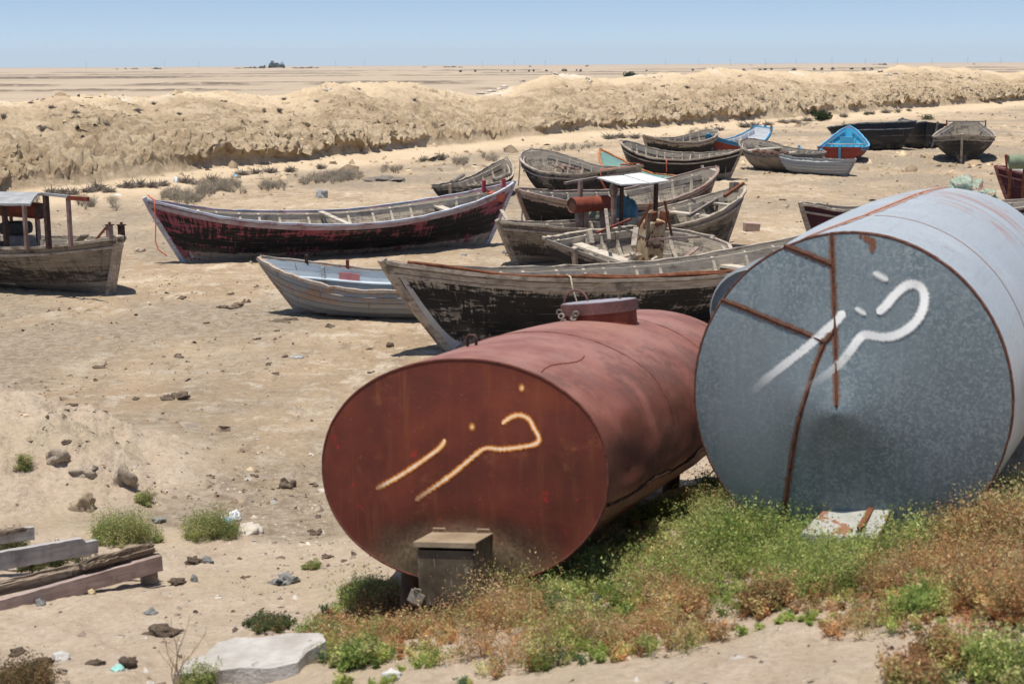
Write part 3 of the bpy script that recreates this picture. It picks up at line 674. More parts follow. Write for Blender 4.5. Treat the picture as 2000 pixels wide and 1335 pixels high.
# --- long pink and black boat
b2 = Boat('long pink and black fishing boat with flaking paint and a rope at its left tip', atz(283, 390, 1.33), atz(996, 357, 1.37), 1.8, .84, hm['pink'], rl=.78, rr=.62, ribs=15, heel=5, rail=M_lip, rubs=(), band=.085, band_mat=wood_mat('pinkish_white_plank', (.30, .20, .20), (.52, .44, .42), (.28, .08, .10), seed=31), full=1.12, p=2.2, pw=.85, thw=((-.02, .12, 1.0), (.62, .2, .85)), stemw=.06, gw=.06)
MB().strip([b2.P(.88, s_, .97, -.05) for s_ in (1, -1)], .05, .05).build('cross_bar', M_redrust, b2.root)
for t_, s_ in ((.86, 1), (.93, -1)):
    p = b2.P(t_, s_, 1, -.04); MB().beam(p-Vector((0, 0, .1)), p+Vector((0, 0, .22)), .07).build('bitt', wood_mat('pink_post', (.3, .03, .05), (.5, .12, .14)), b2.root)
lt = b2.W(b2.P(-.97, -1, 1, .03)+Vector((0, 0, .05))); lb = Vector((lt.x+.02, lt.y-.12, .22))
rope([b2.W(Vector((-b2.len/2+.05, .1, b2.sheer(1)+.05)))]+sag(lt, lt+Vector((.02, -.05, -.5)), 0, 3)+[Vector((lt.x+.01, lt.y-.08, .5)), Vector((lt.x+.07, lt.y-.1, .34)), Vector((lt.x+.17, lt.y-.12, .27)), Vector((lt.x+.24, lt.y-.14, .22))], .014, M_rope_red, 'thin red rope hanging from the left tip of the pink boat')
cc = b2.P(.9, 1, .8, -.35); pts = []
for i in range(60):
    a = i*.55; pts.append(b2.W(cc+Vector((.17*math.cos(a)*(1+.2*math.sin(i)), .13*math.sin(a), .02+.0035*i+.02*math.sin(i*1.7)))))
rope(pts, .02, M_rope_red, 'coil of red rope at the right end of the pink boat', name='rope_coil')

# --- grey clinker boat
L3 = atz(512, 501, .92)
b3 = Boat('grey metal clinker dinghy with orange rust streaks beside the big black hull', L3, (.35, 26.75, .62), 1.45, .58, hm['clink'], inner=hm['greyin'], rail=M_rimrust, rib=M_steelgrey, rl=.62, rr=.2, er='transom', wt=.7, ribs=3, heel=6, clinker=6, thw=(), floor=.1, rubs=(), plank=0, stemw=.04, full=1.9, gw=.06, gh=.05, p=2.4, pw=.8, name='clinker_dinghy', stemh=.02)
M_pinkp = simple('pink_patch', (.55, .16, .15), (.65, .28, .24), 8)
for t_ in (-.66, -.3):
    p = b3.P(t_, -1, 1, -.02) if t_ < -.5 else b3.P(t_, 1, 1, -.02)
for t_, s_, mt in ((-.72, 1, M_dsteel), (-.44, 1, M_redrust)):
    p = b3.P(t_, s_, 1, -.02); MB().beam(p-Vector((0, 0, .15)), p+Vector((.01, 0, .14)), .045).build('oar_pin', mt, b3.root)
pts, sv = b3.rail_path([x/20 for x in range(-10, -6)], 1, .8, -.075, 0); MB().strip(pts, .012, .13, sv).build('painted_patch', M_pinkp, b3.root)
pts, sv = b3.rail_path([x/20 for x in range(-18, 19)], 1, .70, -.085, 0); MB().strip(pts, .16, .02, sv).build('side_bench', simple('blue_grey', (.34, .40, .44), (.46, .52, .56), 6), b3.root)

# --- big black boat in front
b4 = Boat('big black and bare wood boat with a pale stem board just behind the tanks', atz(752, 514, 1.32), (6.6, 28.4, 1.55), 2.0, .92, hm['big'], rl=.98, rr=.6, ribs=17, heel=0, band=.07, full=1.45, thw=((.35, .25, .8),), p=2.3, pw=.8, stemw=.13, gw=.09, gh=.05, rail=M_rail, rubs=(.87,), plank=.18)
pts = [b4.P(-1, -1, v)+Vector((.10, -.03, 0)) for v in (.0, .2, .4, .6)]
MB().strip([b4.P(-.985, -1, v, .03)+Vector((.11, 0, 0)) for v in (.02, .2, .35, .5, .7, .9)], .03, .20, [(0, -1, 0)]*6, up=Vector((1, 0, 0))).build('stem_board', simple('pale_flaked_board', (.36, .36, .35), (.50, .49, .47), 5, spots=((.05, .045, .04), 7, .60)), b4.root)
for k, (t0_, t1_, dz, r_, oy) in enumerate(((-.95, .05, .055, .022, .02), (-.9, .35, .045, .018, -.03), (-.45, .62, .075, .02, .0))):
    pts = [b4.W(b4.P(t0_+(t1_-t0_)*i/24, -1, 1, oy)+Vector((0, 0, dz+.012*math.sin(i*.7+k)))) for i in range(25)]
    tag(MB().tube(pts, r_, 8).build('rusty_pipe', M_rust, None, smooth=True), ['thickest rusty pipe lying on the rim of the big black boat from its stem', 'thin rusty pipe lying just inside the rim of the big black boat', 'rusty pipe lying over the middle of the big black boat rim'][k], 'pipe', 'pipes along the rim of the big black boat')
p = b4.W(b4.P(-.50, -1, 1, .07)+Vector((0, 0, .02))); rope([p+Vector((-.05, .1, .06)), p+Vector((0, -.03, .05)), p+Vector((.03, -.05, -.12)), p+Vector((.08, -.05, -.28)), p+Vector((.11, -.04, -.42)), p+Vector((.14, -.04, -.62))], .012, M_rope, 'frayed pale rope hanging down the side of the big black boat')

# --- small boat behind the pink one
b5 = Boat('small grey wreck behind the right end of the pink boat', (-1.75, 49.3, .55), (-.15, 54.6, 1.02), 1.45, .55, hm['black_c'], rl=.1, rr=.4, el='transom', wt=.8, ribs=9, rail=M_rail, floor=.12, p=2.3, gw=.06)
p = b5.loc(atz(880, 352, .62)); q = b5.loc(atz(990, 340, .78))
for a_, b_, l_ in (((882, 356, .62), (905, 342, .7), 'short pole across the left corner of the small wreck'), ((965, 352, .72), (995, 340, .86), 'pole leaning on the right side of the small wreck')):
    tag(MB().tube([atz(*a_), atz(*b_)], .06, 8).build('wooden_pole', M_rail_d, None), l_, 'pole')
# --- B6
b6 = Boat('dark boat with rounded left end and reddish poles inside', atz(1042, 292, 1.36), atz(1248, 324, 1.12), 2.1, .92, hm['black_c'], rl=.55, rr=.35, el='round', er='point', ribs=11, heel=3, p=2.6, thw=((.3, .2, .85),), rail=M_rail)
mb = MB()
for i in range(9):
    a = b6.P(-.75+.06*i*rnd.random(), 1, .8, -.2*rnd.random()-.1); mb.tube([a+Vector((-.2, -.3*rnd.random(), 0)), a+Vector((.5+.6*rnd.random(), -.2-.5*rnd.random(), .02))], .035, 6)
tag(mb.build('net_poles', M_rail_red, None), 'bundle of reddish poles inside the rounded end of the dark boat', 'pole').matrix_world = b6.M
pts = [b6.W(b6.P(.72, 1, 1, 0)+Vector((0, -.1, .05))), b6.W(b6.P(.72, -1, 1, .03)+Vector((0, 0, .03))), b6.W(b6.P(.71, -1, .75, .06)), b6.W(b6.P(.72, -1, .45, .07))]
rope(pts, .03, M_rope_red, 'orange rope slung over the right end of the dark rounded boat')
rope([b6.W(b6.P(.9, s_, 1, .02)) + Vector((0, 0, .05+.03*k)) for k in range(3) for s_ in (1, -1)], .03, M_rope_red, 'orange rope wound round the right tip of the dark rounded boat')
p0 = b6.W(b6.P(-.8, -1, .95, .03)); rope(sag(p0, atz(1012, 362, .95), .12, 8), .018, M_rope_d, 'dark mooring rope running from the rounded boat down to the left')
# --- B7 teal
b7 = Boat('narrow boat with a teal inside and orange rim', atz(1180, 293, 1.2), atz(1335, 346, .62), 1.25, .55, hm['brown'], inner=hm['teal'], rail=M_orange, rl=.3, rr=.3, er='transom', ribs=6, heel=5, floor=.12, thw=((.45, .5, .9), (.7, .2, .9)), plank=0, rib=simple('teal_rib', (.3, .45, .4), (.45, .6, .52)))
# --- B8
b8 = Boat('pale ribbed wooden boat with an upright plank behind the flat canopy', atz(1008, 370, .98), atz(1392, 326, 1.36), 1.85, .70, hm['black_b'], rl=.42, rr=.42, ribs=12, heel=7, rail=M_rail_red, p=2.7, pw=.6, inner=M_in)
p = b8.loc(atz(1330, 375, .6)); MB().beam((p.x+.1, .2, .2), (p.x-.18, .55, 1.35), .15, .04).build('upright_plank', M_plank, b8.root)
# --- B9 with canopy and red cylinder
b9 = Boat('bare wood boat with a flat tin canopy on thin posts', atz(974, 434, .90), atz(1450, 364, 1.30), 1.9, .72, hm['left'], rl=.45, rr=.55, ribs=14, heel=1, p=2.5, pw=.7, thw=((.55, .25, .9), (.8, .2, .9)), rail=M_rail)
cp9 = bpy.data.objects.new('canopy', None); COL.objects.link(cp9); cp9.parent = b9.root
cz = 1.62
def slab(name, pts, th, mat, par, b, bend=0):
    v = [b.loc(p) for p in pts]; mb = MB(); n = len(v)
    mb.v = [tuple(p) for p in v]+[tuple(p-Vector((0, 0, th))) for p in v]; mb.quad(range(n)); mb.quad([n+i for i in range(n)][::-1])
    for i in range(n): mb.quad((i, n+i, n+(i+1) % n, (i+1) % n))
    return mb.build(name, mat, par)
M_roof9 = simple('pale_roof_sheet', (.48, .47, .45), (.66, .65, .63), 3, .8, 0, .4, 10, spots=((.36, .30, .23), 2.2, .62))
slab('roof', [atz(1214, 360, cz), atz(1268, 357, cz), atz(1216, 342, cz), atz(1166, 346, cz+.01)], .03, M_roof9, cp9, b9)
slab('roof', [atz(1270, 357, cz+.015), atz(1308, 352, cz), atz(1250, 337, cz+.02), atz(1219, 341, cz+.02)], .03, M_roof9, cp9, b9)
MB().beam(b9.loc(atz(1104, 358, 1.52)), b9.loc(atz(1168, 346.5, 1.60)), .09, .05).build('beam', M_rail_d, cp9)
MB().beam(b9.loc(atz(1180, 349, 1.58)), b9.loc(atz(1300, 353, 1.58)), .06, .05).build('beam', M_dsteel, cp9)
for px, py, w_, mat_ in ((1133, 354, .08, M_post), (1199, 359, .085, M_post), (1214, 358, .06, M_dsteel), (1281, 355, .07, M_dsteel)):
    tp = b9.loc(atz(px, py, 1.57)); MB().beam((tp.x, tp.y, .35), (tp.x+.01, tp.y, tp.z), w_).build('post', mat_, cp9)
pts = []
hp = b9.loc(atz(1193, 371, 1.45))
for i in range(26): a = i*.6; pts.append(b9.W(hp+Vector((.09*math.cos(a), -.05-.003*i, .14*math.sin(a)))))
rope(pts, .008, M_rope_d, 'coil of thin dark wire hanging from the flat canopy', name='wire_coil')
dl = b9.loc(atz(1103, 394, 1.10)); dr = b9.loc(atz(1190, 398, 1.10)); 
drum('fuel_tank', 'red cylinder tank on short legs in front of the flat tin canopy', onb(b9, (dl.x+dr.x)/2, dl.y*.5+dr.y*.5-.1, 1.12, .0), .98, .165, M_redrust, simple('dull_red_cap', (.10, .04, .025), (.17, .08, .05)), legs=[((-.38, -.02, -.12), (-.34, -.05, -.62), .06), ((.30, -.02, -.12), (.34, -.05, -.62), .07), ((-.1, .05, -.1), (-.1, .05, -.7), .13)], legm=M_post, cat='tank')
def crumple(name, label, cat, c, sx, sy, sz, mat, seed=1, n=26, parent=None, group=None, amp=.28):
    r = random.Random(seed); me_v = []; fs = []
    for i in range(n+1):
        th_ = math.pi*i/n*.62
        for j in range(n*2):
            ph = math.pi*j/n; X_ = math.cos(ph)*math.sin(th_); Y_ = math.sin(ph)*math.sin(th_); f = 1+amp*(float(fbm(np.array([1.5*X_+seed]), np.array([1.5*Y_+1.2*th_]), 3, seed)[0])*1.5-.55*float(billow(np.array([2.3*X_+seed]), np.array([2.3*Y_+1.5*th_]), 3, seed+2)[0])+.2)
            me_v.append((sx*math.sin(th_)*math.cos(ph)*f, sy*math.sin(th_)*math.sin(ph)*f, sz*(math.cos(th_)+.25)*f))
    m_ = n*2
    for i in range(n):
        for j in range(m_): fs.append((i*m_+j, i*m_+(j+1) % m_, (i+1)*m_+(j+1) % m_, (i+1)*m_+j))
    mb = MB(); mb.add(me_v, fs); o = mb.build(name, mat, parent, smooth=True)
    if parent is None: o.location = c; tag(o, label, cat, group)
    else: o.location = c
    return o
M_tarp = simple('blue_tarp', (.04, .11, .16), (.09, .22, .30), 6, .7); M_tarpg = simple('green_tarp', (.13, .16, .12), (.24, .27, .21), 6, .9)
crumple('tarpaulin', 'crumpled blue tarpaulin beside the canopy posts', 'tarpaulin', b9.W(b9.loc(atz(1222, 420, .80))), .24, .25, .34, M_tarp, 4)
crumple('tarpaulin', 'dull green cloth under the red cylinder tank', 'cloth', b9.W(b9.loc(atz(1166, 424, .74))), .26, .2, .24, M_tarpg, 8)
for (a_, b_, w_, l_) in (((1345, 422, .8), (1428, 372, 1.15), .06, 'long dark pole leaning out of the right end of the canopy boat'), ((1415, 383, 1.2), (1452, 358, 1.42), .06, 'orange stick poking over the right tip of the canopy boat'), ((1330, 400, .9), (1358, 383, 1.1), .03, 'short thin stick inside the right half of the canopy boat')):
    tag(MB().beam(atz(*a_), atz(*b_), w_).build('wooden_pole', M_rust if 'orange' in l_ else M_rail_d, None), l_, 'pole', 'loose poles in the canopy boat')
MB().box(b9.loc(atz(1434, 366, 1.32)), (.16, .14, .22), jit=.01).build('bitt', M_rail_d, b9.root)
# leaning stake at its left tip
tag(MB().beam(Vector(atz(992, 432, .78)), Vector(atz(979, 410, .98)), .07, .03).build('stake', M_rail, None), 'short grey stake standing at the left tip of the canopy boat', 'stake')

# --- B11 : broken boat with the engine
b11 = Boat('broken black and grey boat with an engine and upright timbers', atz(1112, 487, .80), atz(1380, 464, .72), 2.05, .72, hm['black_a'], rl=.25, rr=.35, el='transom', er='round', wt=.75, ribs=8, heel=11, p=2.6, rail=M_rail, thw=((-.5, .3, .8),), sink=0.0)
eng = thing('engine', 'ochre and rusty engine casing standing in the broken boat', 'engine', onb(b11, b11.by(1277, 440, .15).x, .15, .12))
M_ochre = simple('ochre_casing', (.30, .21, .11), (.50, .40, .26), 6, .9, 0, .5, spots=((.14, .05, .03), 5, .52))
mb = MB(); mb.box((0, 0, .5), (.46, .38, 1.0), taper=.8, jit=.03).build('engine_casing', M_ochre, eng, bevel=.03)
MB().box((-.12, 0, 1.0), (.16, .16, .34), jit=.02).build('exhaust_box', M_rust, eng, bevel=.01); MB().box((.22, -.02, .98), (.12, .14, .36), jit=.02).build('exhaust_box', M_rust, eng, bevel=.01)
MB().tube([(-.23, -.25, .6), (-.16, -.3, .62), (-.1, -.25, .6)], .06, 10).build('valve', M_dsteel, eng)
for (a_, b_, w_, mt_, l_) in (((1190, 470, .9), (1183, 410, 1.35), .06, M_rail_d, 'tall grey post at the front of the broken boat'), ((1263, 480, .7), (1268, 414, 1.35), .055, M_rail_d, 'upright timber left of the ochre engine'),
        ((1245, 445, 1.05), (1272, 397, 1.55), .04, M_rust, 'slanting rusty bar left of the ochre engine'), ((1312, 460, .9), (1298, 392, 1.55), .035, M_rust, 'rusty upright bar right of the ochre engine'),
        ((1238, 482, .85), (1243, 446, 1.15), .09, M_rail, 'thick grey stump in the broken boat'), ((1155, 475, .9), (1150, 452, 1.1), .09, M_rail, 'short grey stump at the left end of the broken boat'),
        ((1270, 468, .95), (1368, 462, .95), .04, M_rail_red, 'rusty boom lying along the near rim of the broken boat'), ((1165, 455, 1.0), (1232, 428, 1.15), .04, M_redrust, 'red pipe lying along the far rim of the broken boat'),
        ((1205, 440, 1.0), (1262, 466, .95), .025, M_rope_d, 'thin dark bar crossing the broken boat')):
    tag(MB().beam(atz(*a_), atz(*b_), w_).build('timber', mt_, None), l_, 'timber', 'loose timbers in the broken boat')
MB().beam(b11.P(-.7, -1, .1, .05), b11.P(-.7, -1, 1, .03)+Vector((0, 0, .18)), .15, .06).build('rudder_post', M_rail, b11.root)
c_ = b11.W(b11.P(-.78, -1, .55, .05)); rope([c_+Vector((.09*math.cos(a), -.02, .085*math.sin(a))) for a in np.linspace(0, 6.28, 22)], .012, M_rope, 'pale rope ring hanging on the side of the broken boat', name='rope_ring')

# --- far group
b12 = Boat('long black boat with white flaking lower planks behind the pale ribbed boat', atz(1216, 276, 1.30), atz(1448, 292, 1.06), 1.95, .82, hm['black_d'], rl=.5, rr=.45, ribs=12, heel=4, rail=M_rail, el='round', p=2.6)
rope([b12.W(b12.P(-.12, -1, 1, .04)+Vector((0, 0, .03))), b12.W(b12.P(-.12, -1, .8, .06)), b12.W(b12.P(-.13, -1, .5, .07))], .02, M_rope_red, 'short red rope over the side of the long black boat')
b13 = Boat('small dark boat farthest back in the middle group beside the dry shrubs', atz(1256, 265, .98), atz(1394, 253, 1.15), 1.8, .80, hm['black_e'], rl=.4, rr=.25, er='round', ribs=9, heel=4, rail=M_rail, inner=M_in)
b14 = Boat('red boat with a blue rim and white inside behind the grey brown boat', atz(1381, 263, .95), atz(1490, 247, 1.18), 1.7, .60, hm['redhull'], inner=hm['whitein'], rail=M_bluerail, rl=.5, rr=.3, ribs=8, heel=5, er='transom', wt=.5, plank_mat=simple('white_plank', (.5, .52, .52), (.66, .68, .68)), thw=((.5, .3, .8), (.2, .2, .8)), rib=simple('white_rib', (.5, .55, .58), (.7, .72, .74)))
for s_ in (1, -1): p = b14.P(.86, s_, 1, 0); MB().beam(p, p+Vector((0, 0, .3)), .07).build('bitt', M_rail, b14.root)
b15 = Boat('grey brown boat with brown netting on its rim behind the small grey dinghy', atz(1462, 272, 1.10), atz(1607, 300, .74), 1.9, .74, hm['brown'], rl=.5, rr=.3, el='round', ribs=8, heel=3, rail=M_rail_d, p=2.6, thw=((-.6, .35, .9), (-.2, .2, .85)))
M_net = simple('brown_net', (.07, .04, .03), (.19, .11, .08), 14, .95, 0, .9, 30, .03)
mb = MB(); pts = [b15.W(b15.P(t_, -1, 1, -.02)+Vector((0, 0, .06+.03*math.sin(t_*31)))) for t_ in np.linspace(-.3, .55, 22)]
tag(mb.tube(pts, [.05+.04*abs(math.sin(i*1.3)) for i in range(22)], 7).build('fishing_net', M_net, None), 'rolled brown fishing net lying on the rim of the grey brown boat', 'net')
b16 = Boat('small pale grey clinker dinghy lying in front of the blue boat', atz(1540, 302, .66), atz(1668, 312, .62), 1.25, .60, hm['clink2'], inner=hm['greyin'], rail=M_steelgrey, rib=M_steelgrey, rl=.22, rr=.4, el='transom', wt=.75, ribs=3, heel=-3, clinker=6, floor=.08, rubs=(), plank=0, name='clinker_dinghy', gw=.05, full=2.0, stemw=.04)
b17 = Boat('boat with a bright blue inside and a red transom seen from behind', (13.15, 68.6, .66), (14.65, 74.4, 1.25), 1.95, .60, hm['redhull2'], inner=hm['bluein'], rail=wood_mat('blue_worn_rail', (.05, .3, .5), (.2, .42, .55), (.35, .28, .2), (.06, .33, .56), .5), rl=.1, rr=.3, el='transom', wt=.88, ribs=9, rib=M_bluep, plank_mat=M_bluep, floor=.14, thw=((-.85, .35, .85), (-.2, .2, .8), (.45, .2, .85)), p=2.2, full=1.9)
MB().box((b17.len/2-1.0, 0, .75), (.25, .5, .3)).build('seat_box', M_bluep, b17.root)
b17b = Boat('small blue boat end showing between the grey brown and bright blue boats', atz(1562, 287, .80), atz(1603, 292, .7), 1.1, .45, hm['redhull2'], inner=hm['bluein'], rail=M_bluerail, ribs=4, floor=.1, heel=4, rib=M_bluep, plank_mat=M_bluep)
b18 = Boat('smooth black boat tilted away from the camera, far right', atz(1618, 250, 1.02), atz(1783, 240, 1.22), 1.9, 1.16, hm['glass'], rl=.9, rr=.55, er='transom', wt=.75, ribs=3, heel=-9, rail=simple('grey_black_rail', (.05, .06, .07), (.2, .22, .23)), floor=0, plank=0, rubs=(.75,), p=2.0, full=1.9, stems=(0, 0), pw=.8)
b19 = Boat('dark hull behind the smooth black boat with a raised pointed end', atz(1758, 232, 1.30), atz(1826, 240, 1.2), 1.6, 1.15, hm['glass'], rl=.7, rr=.3, er='transom', el='point', ribs=3, heel=-6, rail=simple('grey_rail', (.1, .1, .1), (.25, .25, .24)), floor=0, plank=0, rubs=(), full=1.9)
b20 = Boat('white boat mostly hidden behind the boat that faces the camera', atz(1812, 240, 1.1), atz(1868, 256, .8), 1.5, .6, hm['whitein'], inner=hm['whitein'], rail=M_whrail, ribs=3, floor=.1)
b21 = Boat('black and bare wood boat facing the camera bow first, far right', atz(1879, 264, 1.14), (20.3, 76.6, 1.35), 2.5, .98, hm['black_c'], rl=.35, rr=.4, ribs=9, rail=M_rail, er='transom', wt=.42, p=2.6, pw=.6, floor=.2, thw=((.3, .3, .85),), plank=.2, yaw=.0)
for s_ in (1, -1): p = b21.P(.78, s_, 1, 0); MB().beam(p, p+Vector((0, 0, .3)), .06).build('bitt', M_redrust, b21.root)
p, q = b21.P(.78, 1, 1, 0), b21.P(.78, -1, 1, 0); MB().beam(p+Vector((0, 0, .24)), q+Vector((0, 0, .24)), .05).build('cross_bar', M_rail_d, b21.root)
b22 = Boat('cream and maroon boat at the right edge behind the galvanised tank', atz(1945, 326, 1.25), (20.0, 44.5, 1.4), 2.2, 1.0, hm['maroon'], inner=hm['cream'], rail=wood_mat('maroon_rail', (.18, .04, .04), (.36, .2, .17), (.1, .03, .03)), rl=.5, rr=.4, ribs=9, heel=6, rib=simple('cream_rib', (.45, .42, .35), (.6, .56, .48)), plank_mat=simple('cream_plank', (.5, .47, .4), (.62, .58, .5)), el='point')
drum('fuel_tank', 'green cylinder tank on rusty legs in the maroon boat at the right edge', b22.M @ Matrix.Translation(b22.loc(atz(2010, 316, 1.65))), .95, .17, simple('green_paint', (.12, .16, .10), (.24, .28, .18), 5, .7, spots=((.2, .1, .05), 7, .6)), legs=[((-.42, 0, -.1), (-.42, 0, -1.2), .06), ((-.1, 0, -.1), (-.1, 0, -1.2), .06), ((.4, 0, -.1), (.4, 0, -1.2), .06)], legm=M_rust, cat='tank')
p = b22.P(-.93, -1, 1, 0); MB().beam(p-Vector((0, 0, .1)), p+Vector((-.08, 0, .42)), .07).build('bitt', M_redrust, b22.root)
b23 = Boat('dark maroon boat tip with a grey rim showing left of the galvanised tank', atz(1565, 399, 1.05), (11.6, 37.6, 1.0), 1.9, .85, hm['maroon'], rl=.4, rr=.4, ribs=10, rail=M_rail, heel=2)

# loose planks and litter inside the boats
LP = 'loose planks and poles lying inside the old boats'
for b_, n_ in ((b2, 2), (b4, 4), (b6, 3), (b8, 4), (b9, 6), (b11, 6), (b12, 3), (b13, 2), (b14, 1), (b15, 4), (b5, 3), (b1, 3), (b21, 2)):
    for k in range(n_):
        t = rnd.uniform(-.6, .6); L_ = rnd.uniform(.5, 1.3); z_ = .22+.3*rnd.random(); hb = b_.hb(t)*.55; y0 = rnd.uniform(-hb, hb); a_ = rnd.uniform(-.35, .35); x0 = t*b_.len/2
        o = MB().beam((-L_/2, 0, -.04), (L_/2, 0, .06+.2*rnd.random()), rnd.uniform(.05, .14), .025).build('loose_plank', rnd.choice([M_plank, M_rail_d, M_rail, M_rail_red]), None)
        o.matrix_world = b_.M @ Matrix.Translation((x0, y0, z_)) @ Matrix.Rotation(a_, 4, 'Z'); tag(o, 'weathered loose plank lying inside an old wooden boat', 'plank', LP)
# ================================================================ the two tanks
def axes_(al, ep, ga):
    a = Vector((math.sin(al)*math.cos(ep), math.cos(al)*math.cos(ep), -math.sin(ep))); r = a.cross(Vector((0, 0, 1))).normalized(); u = r.cross(a)
    return a, math.cos(ga)*r+math.sin(ga)*u, -math.sin(ga)*r+math.cos(ga)*u
class Tank:
    def __init__(s, name, label, px, py, Y, al, ep, ga, A, B, L, ex, radial, head, body_m, head_m, bevel=.012, nL=90, rear=.12):
        a, r, u = axes_(al, ep, ga); c = aty(px, py, Y); o = c-u*B
        s.M = Matrix(((r.x, a.x, u.x, o.x), (r.y, a.y, u.y, o.y), (r.z, a.z, u.z, o.z), (0, 0, 0, 1))); s.Mi = s.M.inverted()
        s.A, s.B, s.L, s.ex, s.radial, s.head = A, B, L, ex, radial, head
        s.root = thing(name, label, 'tank', s.M)
        n = 144; ph = np.linspace(0, 2*np.pi, n, endpoint=False)
        ss = np.concatenate([[0, .006, .014], np.linspace(.03, L-.05, nL), [L]]); V = []; k = 2/ex
        for i, t in enumerate(ss):
            sc_ = (.994, .998, 1)[i] if i < 3 else (1 if i < len(ss)-1 else .985)
            R = radial(ph, t)*sc_
            V.append(np.stack([A*np.sign(np.cos(ph))*np.abs(np.cos(ph))**k*R, np.full(n, t), B*np.sign(np.sin(ph))*np.abs(np.sin(ph))**k*R+B], 1))
        V = np.concatenate(V); m_ = len(ss); i = np.arange(m_-1)[:, None]*n+np.arange(n)[None, :]; j = np.arange(m_-1)[:, None]*n+((np.arange(n)+1) % n)[None, :]
        F = np.stack([i, j, j+n, i+n], -1).reshape(-1, 4)
        o_ = addobj('shell', npmesh('shell', V, F, [body_m]), s.root)
        # heads
        for nm, y0, hd, sg in (('front_head', 0, head, 1), ('rear_head', L, None, -1)):
            rs = np.concatenate([np.linspace(0.0, .97, 60), [.99]]); VV = []; nn = 144
            R0 = radial(ph, 0 if sg > 0 else L)*(.994 if sg > 0 else .985)
            for q in rs:
                x = A*np.sign(np.cos(ph))*np.abs(np.cos(ph))**k*R0*q/.99; z = B*np.sign(np.sin(ph))*np.abs(np.sin(ph))**k*R0*q/.99
                y = np.full(nn, y0+0.0)
                if hd is not None: y = y+hd(x, z)*(1-(q/.99)**8)
                else: y = y+rear*(1-q*q)
                VV.append(np.stack([x, y, z+B], 1))
            VV = np.concatenate(VV); m2 = len(rs); i = np.arange(m2-1)[:, None]*nn+np.arange(nn)[None, :]; j = np.arange(m2-1)[:, None]*nn+((np.arange(nn)+1) % nn)[None, :]
            FF = np.stack([i, i+nn, j+nn, j], -1).reshape(-1, 4)
            addobj(nm, npmesh(nm, VV, FF, [head_m]), s.root)
    def face(s, px, py, off=-.003):
        o = s.Mi @ Vector((0, 0, CAMZ)); d = s.Mi.to_3x3() @ Vector(ray(px, py)); y = 0
        for _ in range(4):
            t = (y-o.y)/d.y; p = o+d*t; rr = (abs(p.x/s.A)**s.ex+abs((p.z-s.B)/s.B)**s.ex)**(1/s.ex)
            y = float(s.head(np.array([p.x]), np.array([p.z-s.B]))[0])*(1-min(rr, 1)**8)+off
        t = (y-o.y)/d.y; return o+d*t
    def onbody(s, ph, t, off=0):
        k = 2/s.ex; R = float(s.radial(np.array([ph]), t)[0]); c, si = math.cos(ph), math.sin(ph)
        p = Vector((s.A*math.copysign(abs(c)**k, c)*R, t, s.B*math.copysign(abs(si)**k, si)*R+s.B)); nrm = Vector((c/s.A, 0, si/s.B)).normalized()
        return p+nrm*off, nrm
def decal_mat(name, col, col2, edge=.35, grain=(60, .35), a0=.0, tail=.25, emb=None, streak=None):
    n = NM(name); uv = n.sep(n.uv()); d = n.ma('ABSOLUTE', n.ma('SUBTRACT', n.ma('MULTIPLY', uv[1], 2), 1)); P = n.obj()
    g = n.noise(P, grain[0], 5, .7); base = n.mr(n.ma('ADD', d, n.ma('MULTIPLY', n.ma('SUBTRACT', g, .5), grain[1]*2)), 1-.02, 1-edge)
    t = n.mr(uv[0], 0, tail, 0, 1); base = n.ma('MULTIPLY', base, n.mr(n.noise(P, 13, 6, .75), .30, .46, .7, 1))
    al = n.ma('MULTIPLY', base, n.ma('ADD', a0, n.ma('MULTIPLY', t, 1-a0)), clamp=True)
    c = n.mix(n.mr(n.noise(P, 25, 5, .7), .4, .6), col, col2)
    if emb: c = n.mix(n.mr(n.ma('ADD', d, n.ma('MULTIPLY', n.ma('SUBTRACT', g, .5), .8)), .05, .5), c, emb)
    n.col(c); n.put(n.b.inputs['Alpha'], al); n.rough(.8); return n.m
def ribbon(pts3, w, name, mat, parent, nrm=Vector((0, -1, 0)), dens=6, wj=0, smooth_it=True):
    P_ = [Vector(p) for p in pts3]; out = []
    for i in range(len(P_)-1):
        p0, p1, p2, p3 = P_[max(i-1, 0)], P_[i], P_[i+1], P_[min(i+2, len(P_)-1)]
        for k in range(dens):
            t = k/dens
            out.append(.5*((2*p1)+(p2-p0)*t+(2*p0-5*p1+4*p2-p3)*t*t+(3*p1-p0-3*p2+p3)*t**3) if smooth_it else p1.lerp(p2, t))
    out.append(P_[-1]); m_ = len(out); mb = MB(); al = [0]
    for i in range(1, m_): al.append(al[-1]+(out[i]-out[i-1]).length)
    for i, p in enumerate(out):
        d = out[min(i+1, m_-1)]-out[max(i-1, 0)]; nr = nrm[i] if isinstance(nrm, list) else nrm; sd_ = d.cross(nr).normalized(); ww = w*(1+wj*(rnd.random()-.5))*(min(1, max(.02, 1-max(0, 1-min(al[i], al[-1]-al[i])/(w*.5))**2))**.5 if smooth_it else 1)
        mb.v += [tuple(p-sd_*ww/2), tuple(p+sd_*ww/2)]
    for i in range(m_-1): u0, u1 = i/(m_-1), (i+1)/(m_-1); mb.quad((2*i, 2*i+1, 2*i+3, 2*i+2), [(u0, 0), (u0, 1), (u1, 1), (u1, 0)])
    return mb.build(name, mat, parent, smooth=True)
